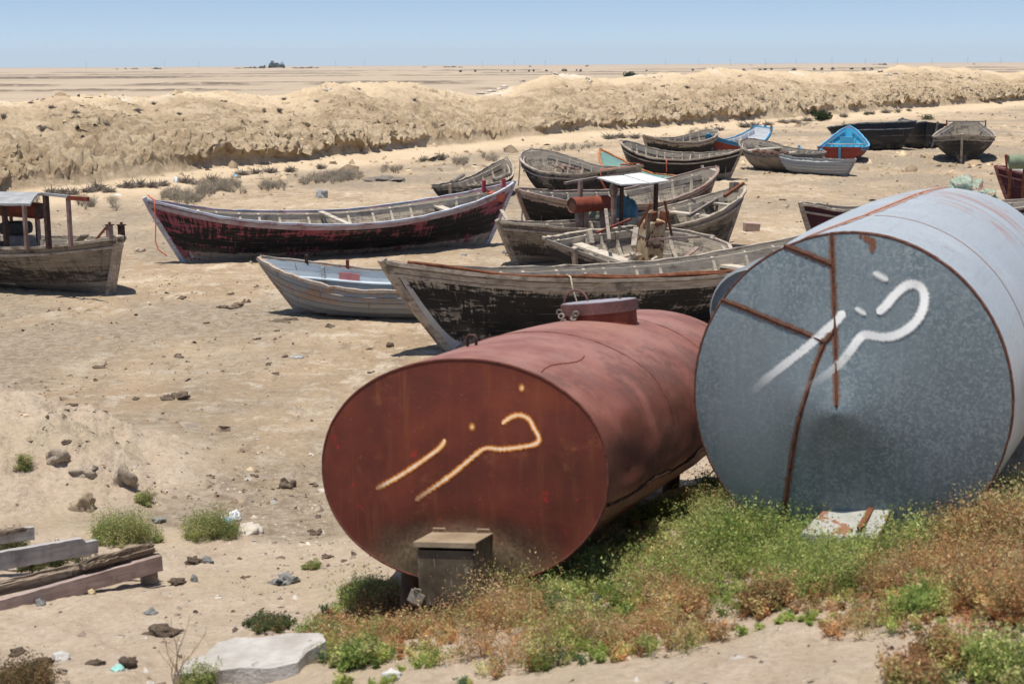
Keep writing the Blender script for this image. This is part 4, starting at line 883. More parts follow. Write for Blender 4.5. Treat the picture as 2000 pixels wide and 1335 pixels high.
def dense(L, n=6):
    out = []
    for i in range(len(L)-1):
        p0, p1, p2, p3 = [np.array(L[j], float) for j in (max(i-1, 0), i, i+1, min(i+2, len(L)-1))]
        for k in range(n): t = k/n; out.append(tuple(.5*((2*p1)+(p2-p0)*t+(2*p0-5*p1+4*p2-p3)*t*t+(3*p1-p0-3*p2+p3)*t**3)))
    return out+[tuple(L[-1])]
# ---------- red tank
def red_rad(ph, t):
    a = np.mod(ph+np.pi, 2*np.pi)-np.pi
    r = 1+.055*np.sin(np.pi*np.clip(t/4.6, 0, 1))*(np.sin(a) > -.5)
    # long dent in the right flank behind the rim, crease above the belly sheet
    r = r-.028*np.exp(-((a+.0)/.2)**2-((t-.42)/.3)**2)+.018*np.exp(-((a-.42)/.16)**2-((t-.6)/.5)**2)
    r = r-.010*np.exp(-((a-.15)/.2)**2-((t-1.7)/.5)**2)+.014*fbm(a*3+7, t*1.8, 3, 77)*(np.abs(a) < .9)*np.cos(np.clip(a/.9, -1, 1)*1.57)+.018*np.exp(-((a+.22)/.1)**2)*sstep(.05, .5, t)
    r = r-.034*sstep(-.26, -.33, a)*sstep(-2.9, -2.7, a)*sstep(.0, .25, t)
    r = r+.004*fbm(np.cos(a)*2.2+5, np.sin(a)*2.2+t*1.1, 3, 71)+.012*np.exp(-((a-1.9)/.5)**2-((t-2.2)/.8)**2)-.012*np.exp(-((a-1.0)/.3)**2-((t-1.4)/.6)**2)
    return r
def red_head(x, z):
    r2 = (x/.945)**2+(z/.705)**2
    arc = np.sqrt((x+.03)**2+(z+.95)**2)
    return -.035*(1-r2)+.016*np.exp(-((arc-.62)/.09)**2)*sstep(-.9, -.2, -np.abs(x)) - .010*np.exp(-((arc-.5)/.10)**2)+.006*fbm(x*2.2, z*2.2, 3, 72)
def red_mat(nm, face):
    n = NM(nm); P = n.obj(); s = n.sep(P)
    a = n.noise(P, 2.2, 6, .6); b = n.noise(n.map(P, (14, 14, 3)), 1, 6, .65); g = n.noise(P, 40, 6, .75)
    if face:
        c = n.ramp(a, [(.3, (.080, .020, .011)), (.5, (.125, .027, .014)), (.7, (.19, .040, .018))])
        c = n.mix(n.mr(n.noise(P, 3.1, 7, .7), .56, .70, 0, .6), c, (.28, .09, .035))
        c = n.mix(n.mr(n.noise(P, 5, 9, .8), .60, .64, 0, .75), c, (.42, .02, .018))
        dx = n.ma('ADD', s[0], .02); dist = n.ma('SQRT', n.ma('ADD', n.ma('MULTIPLY', dx, n.ma('MULTIPLY', dx, .36)), n.ma('POWER', n.ma('SUBTRACT', s[2], .02), 2)))
        dist = n.ma('ADD', dist, n.ma('MULTIPLY', n.ma('SUBTRACT', a, .5), .28))
        vs_ = n.mr(n.noise(n.map(P, (16, 1, 1.4)), 1, 5, .65), .50, .72, 0, .5); c = n.mix(vs_, c, (.20, .06, .022))
        c = n.mix(n.mr(dist, .50, .22, 0, .92), c, n.mix(n.mr(g, .4, .6), (.10, .075, .042), (.20, .15, .085)))
        c = n.mix(n.mr(s[2], .28, .0, 0, .45), c, (.17, .12, .07))
    else:
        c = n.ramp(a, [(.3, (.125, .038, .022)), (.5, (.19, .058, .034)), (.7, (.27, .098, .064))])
        c = n.mix(n.mr(b, .5, .75, 0, .45), c, (.10, .035, .025)); c = n.mix(n.mr(n.noise(P, 1.1, 4, .5), .5, .68, 0, .5), c, (.27, .115, .085))
        dusty_sheen = n.ma('MULTIPLY', n.mr(s[2], .95, 1.4), n.mr(n.noise(P, 1.7, 7, .7), .38, .62, .25, .75)); c = n.mix(dusty_sheen, c, (.33, .175, .135))  # dusty tone lightens the upper shell, painting in its sheen
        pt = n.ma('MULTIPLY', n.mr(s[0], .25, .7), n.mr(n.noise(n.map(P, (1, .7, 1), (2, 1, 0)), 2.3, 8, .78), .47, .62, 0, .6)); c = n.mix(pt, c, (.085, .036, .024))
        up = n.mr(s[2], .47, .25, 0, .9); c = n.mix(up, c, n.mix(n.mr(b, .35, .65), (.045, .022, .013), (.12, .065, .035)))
    c = n.mix(n.mr(g, .655, .68, 0, .55), c, (.40, .27, .20)); c = n.mix(n.mr(n.noise(n.map(P, (1, 1, .6), (4, 4, 4)), 22, 7, .75), .30, .26, 0, .8), c, (.05, .022, .015))
    c = n.mix(n.mr(n.noise(n.map(P, (30, 30, 1.2)), 1, 5, .6), .58, .75, 0, .3), c, (.10, .03, .02))
    n.col(c); n.put(n.b.inputs['Specular IOR Level'], .4 if not face else .3); n.rough(n.mr(g, .3, .7, .48 if not face else .55, .75)); n.bump(n.ma('ADD', n.ma('MULTIPLY', a, 1.0), n.ma('MULTIPLY', g, .12)), .5, .012)
    return n.m
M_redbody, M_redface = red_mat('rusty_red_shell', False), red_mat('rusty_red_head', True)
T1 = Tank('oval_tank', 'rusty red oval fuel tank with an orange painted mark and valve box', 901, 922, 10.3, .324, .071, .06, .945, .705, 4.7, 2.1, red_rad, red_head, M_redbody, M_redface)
M_weld = simple('rim_weld', (.07, .022, .016), (.17, .055, .035), 14, .8, 0, .8, 50, .006)
def rimtube(T, t, r, mat, a0=0, a1=2*math.pi, name='rim', off=.0, n=140, j=.002):
    pts = [T.onbody(a0+(a1-a0)*i/n, t, off+j*rnd.uniform(-1, 1))[0] for i in range(n+(0 if a1-a0 > 6.28 else 1))]
    return MB().tube(pts, r, 8, closed=a1-a0 > 6.28).build(name, mat, T.root, smooth=True)
rimtube(T1, .004, .009, M_weld, off=-.004, j=.0008)
M_crease = simple('torn_seam', (.02, .01, .008), (.07, .03, .02), 20, .9)
pts = [T1.onbody(-.27-.03*math.sin(i*.35)+.015*rnd.random(), .04+i*.075, .004)[0] for i in range(60)]
MB().tube(pts, [.010+.005*rnd.random() for _ in pts], 6).build('torn_seam', M_crease, T1.root)
pts = [T1.onbody(-.52+.02*math.sin(i*.5), .05+i*.05, .002)[0] for i in range(20)]
MB().tube(pts, .004, 5).build('weld_seam', M_redrust, T1.root)
for t, a0, a1 in ((1.62, .1, 3.3), (3.35, .1, 3.3)): rimtube(T1, t, .005, M_weld, a0, a1, 'weld_seam', 0, 60)
pts = [T1.onbody(1.02+.03*math.sin(i*.9), .1+i*.13, .002)[0] for i in range(8)]; MB().tube(pts, .004, 5).build('weld_seam', M_redrust, T1.root)
# painted mark
zz = lambda L, sx, ox, oy: [(ox+x*sx, oy+y*sx) for x, y in L]
M_spray_o = decal_mat('orange_spray_paint', (.98, .86, .66), (.98, .72, .42), .7, (90, .30), .3, .15, emb=(.85, .30, .05))
mk = [zz([(255, 790), (330, 750), (400, 705), (450, 670), (490, 640), (508, 618), (512, 603)], .5243, 600, 540),
      zz([(402, 832), (470, 785), (540, 735), (600, 685), (660, 640), (720, 642), (790, 635), (850, 622), (863, 600), (845, 565), (825, 530), (790, 515), (755, 525), (725, 548)], .5243, 600, 540)]
MK = bpy.data.objects.new('painted_mark', None); COL.objects.link(MK); MK.parent = T1.root
for st_ in mk: ribbon([T1.face(x, y) for x, y in dense(st_, 5)], .050, 'stroke', M_spray_o, MK, wj=.5)
def dot(T, px, py, r, mat, par, name='dot', el=1.25):
    c = T.face(px, py, -.0035); mb = MB(); n = 20; mb.v.append(tuple(c)); mb.v += [tuple(c+Vector((r*math.cos(a), -.0003, r*el*math.sin(a)))) for a in np.linspace(0, 2*math.pi, n, endpoint=False)]
    for i in range(n): mb.quad((0, 1+i, 1+(i+1) % n), [(1, .5), (1, .97), (1, .97)])
    return mb.build(name, mat, par)
M_dot_o = decal_mat('orange_dot_paint', (.95, .85, .65), (.95, .70, .40), .9, (90, .25), 1, .1, emb=(.85, .35, .08))
dot(T1, 922, 833, .027, M_dot_o, MK); dot(T1, 1019, 757, .026, M_dot_o, MK)
# hatch
def disc(mb, c, r, h, n=36, top=True, dome=0):
    o = len(mb.v)
    for z_, rr in ((0, r), (h, r), (h, r*.97)):
        for j in range(n): t = 2*math.pi*j/n; mb.v.append((c[0]+rr*math.cos(t), c[1]+rr*math.sin(t), c[2]+z_))
    for i in range(2):
        for j in range(n): a = o+i*n+j; b = o+i*n+(j+1) % n; mb.quad((a, b, b+n, a+n))
    e = len(mb.v); mb.v.append((c[0], c[1], c[2]+h+dome))
    for j in range(n): mb.quad((o+2*n+j, o+2*n+(j+1) % n, e))
    return mb
ht = bpy.data.objects.new('hatch', None); COL.objects.link(ht); ht.parent = T1.root
hc = T1.onbody(math.pi/2-.09, 2.95, 0)[0]; ht.location = hc; ht.rotation_euler = (0.0, -.05, 0)
disc(MB(), (0, 0, -.06), .285, .11).build('neck', M_redrust, ht, smooth=False)
M_lidtop = simple('pale_lid', (.30, .26, .27), (.42, .38, .39), 4, .45, .2, .3, 30); M_lidside = simple('brown_lid', (.10, .045, .04), (.19, .09, .08), 8, .6)
disc(MB(), (0, 0, .05), .30, .085).build('lid', M_lidside, ht); disc(MB(), (0, 0, .136), .287, .006, dome=.01).build('lid_top', M_lidtop, ht)
MB().tube([(-.18+.095*math.cos(a), -.02, .14+.10*math.sin(a)) for a in np.linspace(math.pi, 0, 14)], .009, 8).build('handle', M_lidside, ht, smooth=True)
mb = MB()
for i in range(9):
    a = i/8; cx_ = -.27+.17*a; c = Vector((cx_, -math.sqrt(.32**2-cx_**2)-.012, .08-.11*math.sin(a*3)+.01*(i % 2))); mb.tube([c+Vector((.022*math.cos(t), .012*(i % 2)*math.sin(t), .018*math.sin(t)+.004)) for t in np.linspace(0, 6.28, 10)[:-1]], .0075, 6, closed=True)
mb.box((-.20, -.275, -.03), (.06, .035, .08)).box((-.135, -.30, .02), (.035, .02, .10)).box((-.24, -.25, -.06), (.12, .03, .03))
mb.build('chain_and_lock', simple('old_chain', (.09, .07, .06), (.28, .25, .21), 20, .6, .4), ht)
for x_ in (.02, .17): MB().tube([(x_, 0, .14), (x_, 0, .155)], .012, 8).build('bolt', M_lidside, ht)
lp, ln = T1.onbody(math.pi/2+.20, .86, -.005); MB().tube([lp+Vector((-.03, 0, 0)), lp+Vector((-.032, 0, .06)), lp+Vector((-.02, 0, .075)), lp+Vector((.02, 0, .075)), lp+Vector((.032, 0, .06)), lp+Vector((.03, 0, 0))], .011, 8).build('lifting_lug', M_dsteel, T1.root, smooth=True)
# valve box
vb = bpy.data.objects.new('valve_box', None); COL.objects.link(vb); vb.parent = T1.root
c1 = T1.face(853, 1043); c2 = T1.face(953, 1043); bw = c2.x-c1.x+.03; bx = (c1.x+c2.x)/2; zt = c1.z+.005; dp = .30; hh = .38
M_box = simple('muddy_box', (.10, .075, .045), (.24, .185, .115), 5, .85, .1, .4, 30, .006, spots=((.06, .04, .025), 6, .6)); M_boxtop = simple('dusty_box_lid', (.22, .16, .10), (.36, .28, .19), 4, .8, .1)
mb = MB(); t_ = .008; fx = -.0
for x_ in (bx-bw/2+t_/2, bx+bw/2-t_/2): mb.box((x_, -dp/2+.02, zt-hh/2), (t_, dp+.04, hh))
mb.box((bx, -dp/2+.02, zt-hh), (bw, dp, t_)); mb.build('casing', M_box, vb)
MB().box((bx, -dp/2, zt+.006), (bw+.03, dp+.05, .010)).box((bx, -dp-.028, zt-.006), (bw+.034, .012, .034)).build('box_lid', M_boxtop, vb, bevel=.002)
n = NM('scratched_door'); P = n.obj(); c = n.ramp(n.noise(P, 5, 6, .7), [(.35, (.055, .040, .025)), (.65, (.13, .10, .065))])
c = n.mix(n.mr(n.noise(n.map(P, (40, 1, 6), (0, 0, 0), (0, .3, 0)), 1.2, 5, .7), .61, .67, 0, .7), c, (.30, .27, .21)); n.col(c); n.bump(n.noise(P, 30, 5), .4, .005)
MB().box((bx-.003, -dp-.012, zt-.022-hh/2), (bw-.006, .010, hh-.04)).build('door', n.m, vb, bevel=.003)
for dx in (-.13, .13):
    q = T1.face(903+dx*330, 1042); MB().tube([(q.x-.04, -.03, zt), (q.x-.04, -.03, zt+.035), (q.x+.04, -.03, zt+.035), (q.x+.04, -.03, zt)], .006, 6).build('hinge', M_boxtop, vb)
lk = MB(); lx = bx-bw/2-.015; lz = zt-hh+.045
lk.box((lx, -dp-.03, lz), (.095, .012, .075), Matrix.Rotation(.45, 3, 'Y')); lk.tube([(lx-.01, -dp-.03, lz+.03), (lx+.0, -dp-.045, lz+.06), (lx+.03, -dp-.03, lz+.05), (lx+.03, -dp-.03, lz+.0)], .007, 6)
lk.build('hasp', simple('pale_hasp', (.22, .19, .15), (.36, .32, .26), 10, .7, .2), vb)
def leg(T, x_, t, r, par, mat):
    top = Vector((x_, t, T.B-T.B*math.sqrt(max(0, 1-(x_/T.A)**2))*.93)); wp = T.M @ top; g = Hs(wp.x, wp.y)
    MB().tube([top, T.Mi @ Vector((wp.x-.03, wp.y, g-.15))], [r, r*1.1], 14).build('leg', mat, par, smooth=True)
M_legm = simple('brown_leg', (.06, .035, .02), (.15, .085, .05), 8, .8)
for x_, t in ((-.44, .22), (.40, .3), (-.34, 4.2), (.34, 4.2)): leg(T1, x_, t, .068, T1.root, M_legm)
# ---------- galvanised tank
def blue_rad(ph, t):
    a = np.mod(ph+np.pi, 2*np.pi)-np.pi
    r = 1+.085*np.sin(np.pi*np.clip(t/6.4, 0, 1))**.9+.003*fbm(np.cos(a)*2+3, np.sin(a)*2+t, 3, 81)
    for c in (1.02, 3.1): r = r-.006*np.exp(-((t-c)/.03)**2)
    return r-.004*(np.abs(np.mod(t, 1.0)-.5) < .01)
def blue_head(x, z):
    # apex of the shallow cone the sheets are bent over
    ax, az = -.03, -.06
    d = np.sqrt((x-ax)**2+(z-az)**2+.02**2); r2 = (x/.975)**2+(z/1.02)**2
    return -.215*np.exp(-d/.50)-.012*(1-r2)+.005*fbm(x*2, z*2, 3, 82)
def galv(nm, face):
    n = NM(nm); P = n.obj(); v1 = n.vor(P, 75, 'F1', 1); v1 = n.sep(v1)[0]; g = n.noise(P, 70, 6, .75); a = n.noise(P, 2, 6, .6)
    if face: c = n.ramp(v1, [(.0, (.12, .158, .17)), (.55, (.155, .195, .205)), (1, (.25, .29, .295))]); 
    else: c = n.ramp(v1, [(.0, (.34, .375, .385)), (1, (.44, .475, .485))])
    c = n.mix(n.mr(a, .45, .7, 0, .35), c, (.14, .175, .185) if face else (.55, .56, .56)); c = n.mix(n.mr(n.noise(n.map(P, (1.2, 1, .5), (3, 1, 2)), 1.6, 6, .6), .42, .62, 0, .55), c, (.21, .25, .26) if face else (.40, .42, .43)); c = n.mix(n.mr(n.noise(n.map(P, (26, 1, 1)), 1, 4, .6), .52, .75, 0, .35), c, (.27, .30, .305) if face else (.3, .3, .29)); c = n.mix(n.mr(g, .60, .70, 0, .35), c, (.42, .46, .47) if face else (.56, .57, .57))
    c = n.mix(n.mr(n.noise(P, 3.4, 7, .7), .68, .74, 0, .7), c, (.26, .12, .06))
    if not face:
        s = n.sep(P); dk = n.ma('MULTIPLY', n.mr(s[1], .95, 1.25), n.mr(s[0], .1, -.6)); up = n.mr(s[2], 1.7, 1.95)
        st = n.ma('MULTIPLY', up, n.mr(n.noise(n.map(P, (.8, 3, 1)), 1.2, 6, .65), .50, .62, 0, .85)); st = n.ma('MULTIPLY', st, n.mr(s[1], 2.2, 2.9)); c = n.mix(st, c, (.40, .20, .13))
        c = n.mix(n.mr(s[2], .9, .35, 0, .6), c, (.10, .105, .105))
    n.col(c); n.metal(.25 if face else .25); n.rough(n.mr(v1, 0, 1, .42, .58) if face else .5); n.put(n.b.inputs['Specular IOR Level'], .5)
    n.bump(n.ma('ADD', a, n.ma('MULTIPLY', g, .1)), .35, .012); return n.m
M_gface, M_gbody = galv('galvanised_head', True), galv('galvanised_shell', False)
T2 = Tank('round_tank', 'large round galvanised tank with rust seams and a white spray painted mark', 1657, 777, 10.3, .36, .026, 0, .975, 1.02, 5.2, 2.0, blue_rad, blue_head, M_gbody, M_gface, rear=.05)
M_rseam = decal_mat('rust_seam', (.15, .055, .03), (.07, .03, .018), .8, (28, .8), 1, .1, emb=(.22, .11, .07))
M_bead = simple('rusty_bead', (.05, .022, .015), (.17, .07, .04), 25, .9, 0, .9, 60, .006)
sf = lambda L: [(1340+x*.5995, 300+y*.5995) for x, y in L]
for L_, w_ in (([(474, 255), (478, 360), (482, 470), (487, 640), (490, 825)], .042), ([(115, 475), (200, 508), (300, 550), (380, 582), (450, 615)], .046), ([(318, 298), (400, 330), (475, 362)], .05), ([(450, 617), (472, 592), (486, 560)], .05),
        ([(450, 617), (425, 680), (400, 760), (375, 840), (360, 900), (345, 980), (335, 1050), (322, 1140), (312, 1215)], .044)):
    q = dense(sf(L_), 10); ribbon([T2.face(x, y, -.003) for x, y in q], w_*1.35, 'rust_seam', M_rseam, T2.root, wj=.3)
    MB().tube([T2.face(x, y, -.004) for x, y in q], [.006+.004*rnd.random() for _ in q], 6).build('weld_bead', M_bead, T2.root, smooth=True)
rimtube(T2, .004, .008, M_bead, off=-.005, j=.0015)
def bodyribbon(T, f, n, w, mat, name='rust_seam', wj=.3):
    pts, nr = [], []
    for i in range(n+1): ph, t = f(i/n); p, q = T.onbody(ph, t, .003); pts.append(p); nr.append(q)
    return ribbon(pts, w, name, mat, T.root, nrm=nr, dens=1, wj=wj, smooth_it=False)
M_rseam2 = decal_mat('wide_rust_seam', (.34, .15, .09), (.22, .09, .05), .5, (30, .6), 1, .1, emb=(.42, .25, .19))
bodyribbon(T2, lambda u: (-.2+3.2*u, .022), 90, .05, M_rseam, wj=.8); 
bodyribbon(T2, lambda u: (1.575+.30*math.exp(-u*6.5), .03+5.0*u), 60, .10, M_rseam2, wj=.5)
MB().tube([T2.onbody(1.575+.30*math.exp(-u*6.5), .03+5.0*u, -.004)[0] for u in np.linspace(0, 1, 50)], .010, 6).build('weld_bead', M_bead, T2.root, smooth=True)
bodyribbon(T2, lambda u: (.1+1.5*u, 1.02), 60, .035, M_rseam2); bodyribbon(T2, lambda u: (.1+1.47*u, 3.1), 60, .065, M_rseam2)
# rust bleeding under the rim
mb = MB()
for i in range(5):
    px = (1681, 1690, 1697, 1703, 1707)[i]; L_ = (5, 9, 12, 26, 15)[i]; a, b = T2.face(px, 456+i*2.5, -.0032), T2.face(px, 460+i*2.5+L_, -.0032); ribbon([a, a.lerp(b, .5), b], .042, 'rust_drip', M_rseam, T2.root)
M_spray_w = decal_mat('white_spray_paint', (.93, .94, .90), (.90, .91, .88), .6, (90, .10), 0.04, .36); M_dot_w = decal_mat('white_dot_paint', (.88, .9, .86), (.84, .86, .82), 1, (90, .15), 1, .1)
MK2 = bpy.data.objects.new('painted_mark', None); COL.objects.link(MK2); MK2.parent = T2.root
for L_ in ([(210, 782), (260, 735), (330, 680), (400, 625), (450, 580), (490, 545), (515, 512)], [(340, 806), (400, 760), (450, 725), (500, 685), (540, 635), (562, 605), (585, 590), (640, 597), (690, 588), (740, 555), (770, 510), (776, 460), (757, 430), (720, 428), (680, 460), (650, 495), (622, 520)]):
    ribbon([T2.face(x, y, -.0075) for x, y in dense(sf(L_), 5)], .074, 'stroke', M_spray_w, MK2, wj=.3)
def oblong(T, a, b, w, mat, par): ribbon([T.face(*sf([a])[0], -.0075), T.face(*sf([((a[0]+b[0])/2, (a[1]+b[1])/2)])[0], -.0075), T.face(*sf([b])[0], -.0075)], w, 'dot', mat, par)
oblong(T2, (610, 385), (658, 413), .070, M_dot_w, MK2); oblong(T2, (551, 501), (586, 524), .056, M_dot_w, MK2)
for x_, t in ((-.45, .9), (.5, 2.4), (-.45, 4.4), (.45, 4.4)): leg(T2, x_, t, .08, T2.root, M_steelgrey)
wp = T2.M @ Vector((1.04, 1.1, .4)); g = Hs(wp.x, wp.y); MB().box(T2.Mi @ Vector((wp.x+.10, wp.y, g+.40)), (.13, .2, 1.1)).build('support', simple('concrete_post', (.28, .27, .25), (.42, .41, .38), 6), T2.root, bevel=.01)
# valve cover of the galvanised tank
vc = bpy.data.objects.new('valve_cover', None); COL.objects.link(vc); vc.parent = T2.root
M_vc = simple('white_rusty_cover', (.28, .28, .25), (.44, .43, .39), 6, .7, .1, .5, 20, .01, spots=((.26, .12, .07), 6, .545))
a, b = T2.face(1612, 992), T2.face(1742, 990); d = (b.x-a.x)
mb = MB(); mb.v = [(a.x, -.01, a.z), (b.x, -.01, b.z), (b.x-.04, -.34, a.z-.09), (a.x-.10, -.34, a.z-.10), (a.x, -.01, a.z-.3), (b.x, -.01, b.z-.3), (b.x-.04, -.34, a.z-.36), (a.x-.10, -.34, a.z-.36)]
for f in ((3, 2, 1, 0), (2, 3, 7, 6), (1, 2, 6, 5), (0, 4, 7, 3), (4, 5, 6, 7)): mb.quad(f)
mb.build('cover_box', M_vc, vc, bevel=.006); MB().beam((a.x+d*.70, -.03, a.z+.025), (a.x+d*.62, -.30, a.z-.055), .035, .03).build('cover_handle', M_rust, vc)
# small galvanised drum on a stand behind
r3 = 90*15.6/3333; c3 = aty(1472, 611, 15.6); gz = Hs(c3.x, c3.y)
yaw = math.atan2(math.cos(.36), math.sin(.36))
M3 = Matrix.Translation(c3) @ Matrix.Rotation(yaw, 4, 'Z') @ Matrix.Translation((.55, 0, 0))
drum('galvanised_drum', 'small galvanised drum showing between the red tank and the large round tank', M3, 1.1, r3, M_gbody, M_gface, legs=[((-.4, y_, -r3*.8), (-.4, y_*1.2, -(c3.z-gz)-.1), .06) for y_ in (-.22, .22)]+[((.4, y_, -r3*.8), (.4, y_*1.2, -(c3.z-gz)-.1), .06) for y_ in (-.22, .22)], legm=M_steelgrey, cat='drum')
# rags on top
M_rag = simple('pale_green_rag', (.20, .27, .20), (.46, .50, .40), 14, .95, 0, 1, 18, .03, spots=((.30, .16, .11), 12, .56))
for (px, py, sx, sz, sd_, l_) in ((1885, 366, .055, .05, 3, 'crumpled pale green rag bundle on top of the galvanised tank'), (1932, 365, .035, .025, 6, 'flat green rag beside the bundle on the galvanised tank'), (1962, 366, .02, .018, 9, 'smallest green rag scrap on the galvanised tank')):
    best = None
    for t in np.linspace(2.0, 5.1, 60):
        for ph in np.linspace(1.2, 2.2, 40):
            p = T2.M @ T2.onbody(ph, t)[0]; d = p-Vector((0, 0, CAMZ)); w_ = d.dot(Vector(Fv)); e = abs(1000+FPX*d.dot(Vector(Rv))/w_-px)+abs(667.5-FPX*d.dot(Vector(UPv))/w_-py)*2
            if best is None or e < best[0]: best = (e, p)
    p = best[1]; k = p.y/10
    o = crumple('rag', l_, 'rag', p+Vector((0, 0, -.012)), sx*k*1.35, sx*k*1.1, sz*k*.9, M_rag, sd_, 26, None, 'rags on the tank', 1.0)
# ================================================================ plants, rocks, timber, litter
def vcol_mat(name, rough=.8, trans=.0, var=.3):
    n = NM(name); c = n.attr('tint'); c = n.mix(n.mr(n.noise(n.obj(), 6, 4), .35, .65, 0, var), c, n.mix(.5, c, (0, 0, 0))); n.col(c); n.rough(rough); n.put(n.b.inputs['Specular IOR Level'], .2)
    tl = n.N('ShaderNodeBsdfTranslucent'); n.put(tl.inputs[0], c); ms = n.N('ShaderNodeMixShader'); ms.inputs[0].default_value = trans; n.t.links.new(n.b.outputs[0], ms.inputs[1]); n.t.links.new(tl.outputs[0], ms.inputs[2]); n.t.links.new(ms.outputs[0], n.out.inputs[0]); return n.m
M_leaf = vcol_mat('leaf', trans=.5); M_twig = vcol_mat('dry_twig', var=.2, trans=.25); M_stone = vcol_mat('stone', var=.3)
def unit(n, r): v = r.normal(size=(n, 3)); return v/np.linalg.norm(v, axis=1, keepdims=True)
def plants(name, base, hgt, colr, r, branches=5, leaves=12, leaf=.011, spread=.55, stem=.0022, slender=.38, sub=.16):
    """base (N,3), hgt (N,), colr (N,3): sprigs of many small leaves on thin stems, as one mesh"""
    N = len(base); B = N*branches; bp = np.repeat(base, branches, 0); bh = np.repeat(hgt, branches)*r.uniform(.55, 1.05, B)
    az = r.uniform(0, 2*np.pi, B); ln = spread*r.uniform(.1, 1, B); d = np.stack([np.cos(az)*ln, np.sin(az)*ln, np.ones(B)], 1); d /= np.linalg.norm(d, axis=1, keepdims=True)
    bend = np.stack([np.cos(az+r.normal(0, .7, B)), np.sin(az+r.normal(0, .7, B)), -.2*np.ones(B)], 1)*(bh*.25)[:, None]
    def at(t, i): return bp[i]+d[i]*(bh[i]*t)[:, None]+bend[i]*(t**2)[:, None]
    bc = np.repeat(colr*r.uniform(.62, 1.25, (N, 1)), branches, 0)*r.uniform(.8, 1.2, (B, 1))
    i = np.repeat(np.arange(B), leaves); n = len(i); t = r.uniform(.18, 1, n)**.8; p = at(t, i)+r.normal(size=(n, 3))*(sub*bh[i]*(1.15-t)*.55+.002)[:, None]
    a = unit(n, r); a[:, 2] = np.abs(a[:, 2])*.9+.1; b = np.cross(a, unit(n, r)); b /= np.linalg.norm(b, axis=1, keepdims=True)+1e-9
    ls = leaf*r.uniform(.5, 1.5, n)[:, None]; V1 = np.stack([p-b*ls*slender*.5, p+b*ls*slender*.5, p+a*ls*1.3], 1).reshape(-1, 3); F1 = np.arange(n*3).reshape(-1, 3)
    C1 = np.repeat(bc[i]*r.uniform(.78, 1.25, (n, 1))*(1+r.normal(0, .05, (n, 3))), 3, 0)
    j = np.arange(B); segs = []
    side = np.stack([-np.sin(az), np.cos(az), 0*az], 1)*stem
    V2 = np.stack([at(np.zeros(B), j)-side, at(np.zeros(B), j)+side, at(np.full(B, .5), j)-side*.7, at(np.full(B, .5), j)+side*.7, at(np.full(B, 1.), j)], 1).reshape(-1, 3); o = np.arange(B)[:, None]*5+n*3
    F2 = np.concatenate([o+np.array([[0, 1, 2]]), o+np.array([[2, 1, 3]]), o+np.array([[2, 3, 4]])]); C2 = np.repeat(bc*.7, 5, 0)
    V = np.concatenate([V1, V2]); F = np.concatenate([F1, F2]); C = np.clip(np.concatenate([C1, C2]), 0.003, 1)
    return npmesh(name, V, F, [M_leaf], False, cols={'tint': C})
def inpoly(x, y, poly):
    c = np.zeros(len(x), bool); j = len(poly)-1
    for i in range(len(poly)):
        xi, yi = poly[i]; xj, yj = poly[j]; k = ((yi > y) != (yj > y)) & (x < (xj-xi)*(y-yi)/(yj-yi+1e-9)+xi); c ^= k; j = i
    return c
def toPx(P):
    d = P-np.array([0, 0, CAMZ]); w_ = d@Fv; return 1000+FPX*(d@Rv)/w_, 667.5-FPX*(d@UPv)/w_
WP = [(590, 1240), (640, 1180), (740, 1150), (850, 1190), (960, 1120), (1130, 1110), (1190, 1040), (1330, 975), (1420, 965), (1500, 1030), (1700, 1060), (1880, 1040), (1950, 960), (2200, 930), (2200, 1400), (1720, 1400), (1790, 1290), (1700, 1255), (1600, 1245), (1500, 1225), (1300, 1290), (1180, 1295), (1000, 1320), (900, 1345), (650, 1345), (600, 1290)]
N0 = 26000; bx = np.stack([RNG.uniform(-2.3, 6, N0), RNG.uniform(6.6, 15.5, N0)], 1); bz = H(bx[:, 0], bx[:, 1]); P3 = np.concatenate([bx, bz[:, None]], 1); px_, py_ = toPx(P3)
ok = inpoly(px_, py_, WP); den = fbm(bx[:, 0]*1.6, bx[:, 1]*1.6, 3, 91)
gap = (inpoly(px_, py_, [(1180, 1110), (1330, 1000), (1400, 1050), (1330, 1090), (1250, 1130)]))
ok &= ~((px_ > 1570) & (px_ < 1760) & (py_ < 1076)) & ~((px_ > 1400) & (px_ < 1900) & (py_ < 1050))
ok &= (RNG.uniform(0, 1, N0) < (.55+.45*sstep(.35, .7, vn(bx[:, 0]*2.3+5, bx[:, 1]*2.3, 97)))*sstep(-.5, .02, den)) & ~(gap & (RNG.uniform(0, 1, N0) < .82))
lo = (px_ > 1230) & (px_ < 1820) & (py_ > 1215); ok &= ~(lo & (RNG.uniform(0, 1, N0) < .45))
P3 = P3[ok]; px_ = px_[ok]; py_ = py_[ok]
def blob(cx, cy, rx, ry): return np.exp(-(((px_-cx)/rx)**2+((py_-cy)/ry)**2))
green = 1.3*blob(1520, 1110, 200, 75)+.9*blob(1120, 1130, 120, 60)+.5*blob(1300, 1080, 90, 60)+.6*blob(720, 1170, 80, 40)+.7*blob(720, 1310, 90, 40)+.35
orange = 1.0*blob(850, 1230, 210, 55)+1.0*blob(1310, 1200, 110, 45)+1.25*blob(1930, 1130, 190, 110)+.7*blob(1650, 1190, 160, 40)+.25
nz = fbm(P3[:, 0]*3.3, P3[:, 1]*3.3, 3, 92)*1.1
isg = (green-orange+nz+RNG.normal(0, .18, len(P3))) > 0
cn = sstep(.38, .85, vn(P3[:, 0]*2.3+5, P3[:, 1]*2.3, 97)*.6+vn(P3[:, 0]*4.9, P3[:, 1]*4.9, 98)*.4)
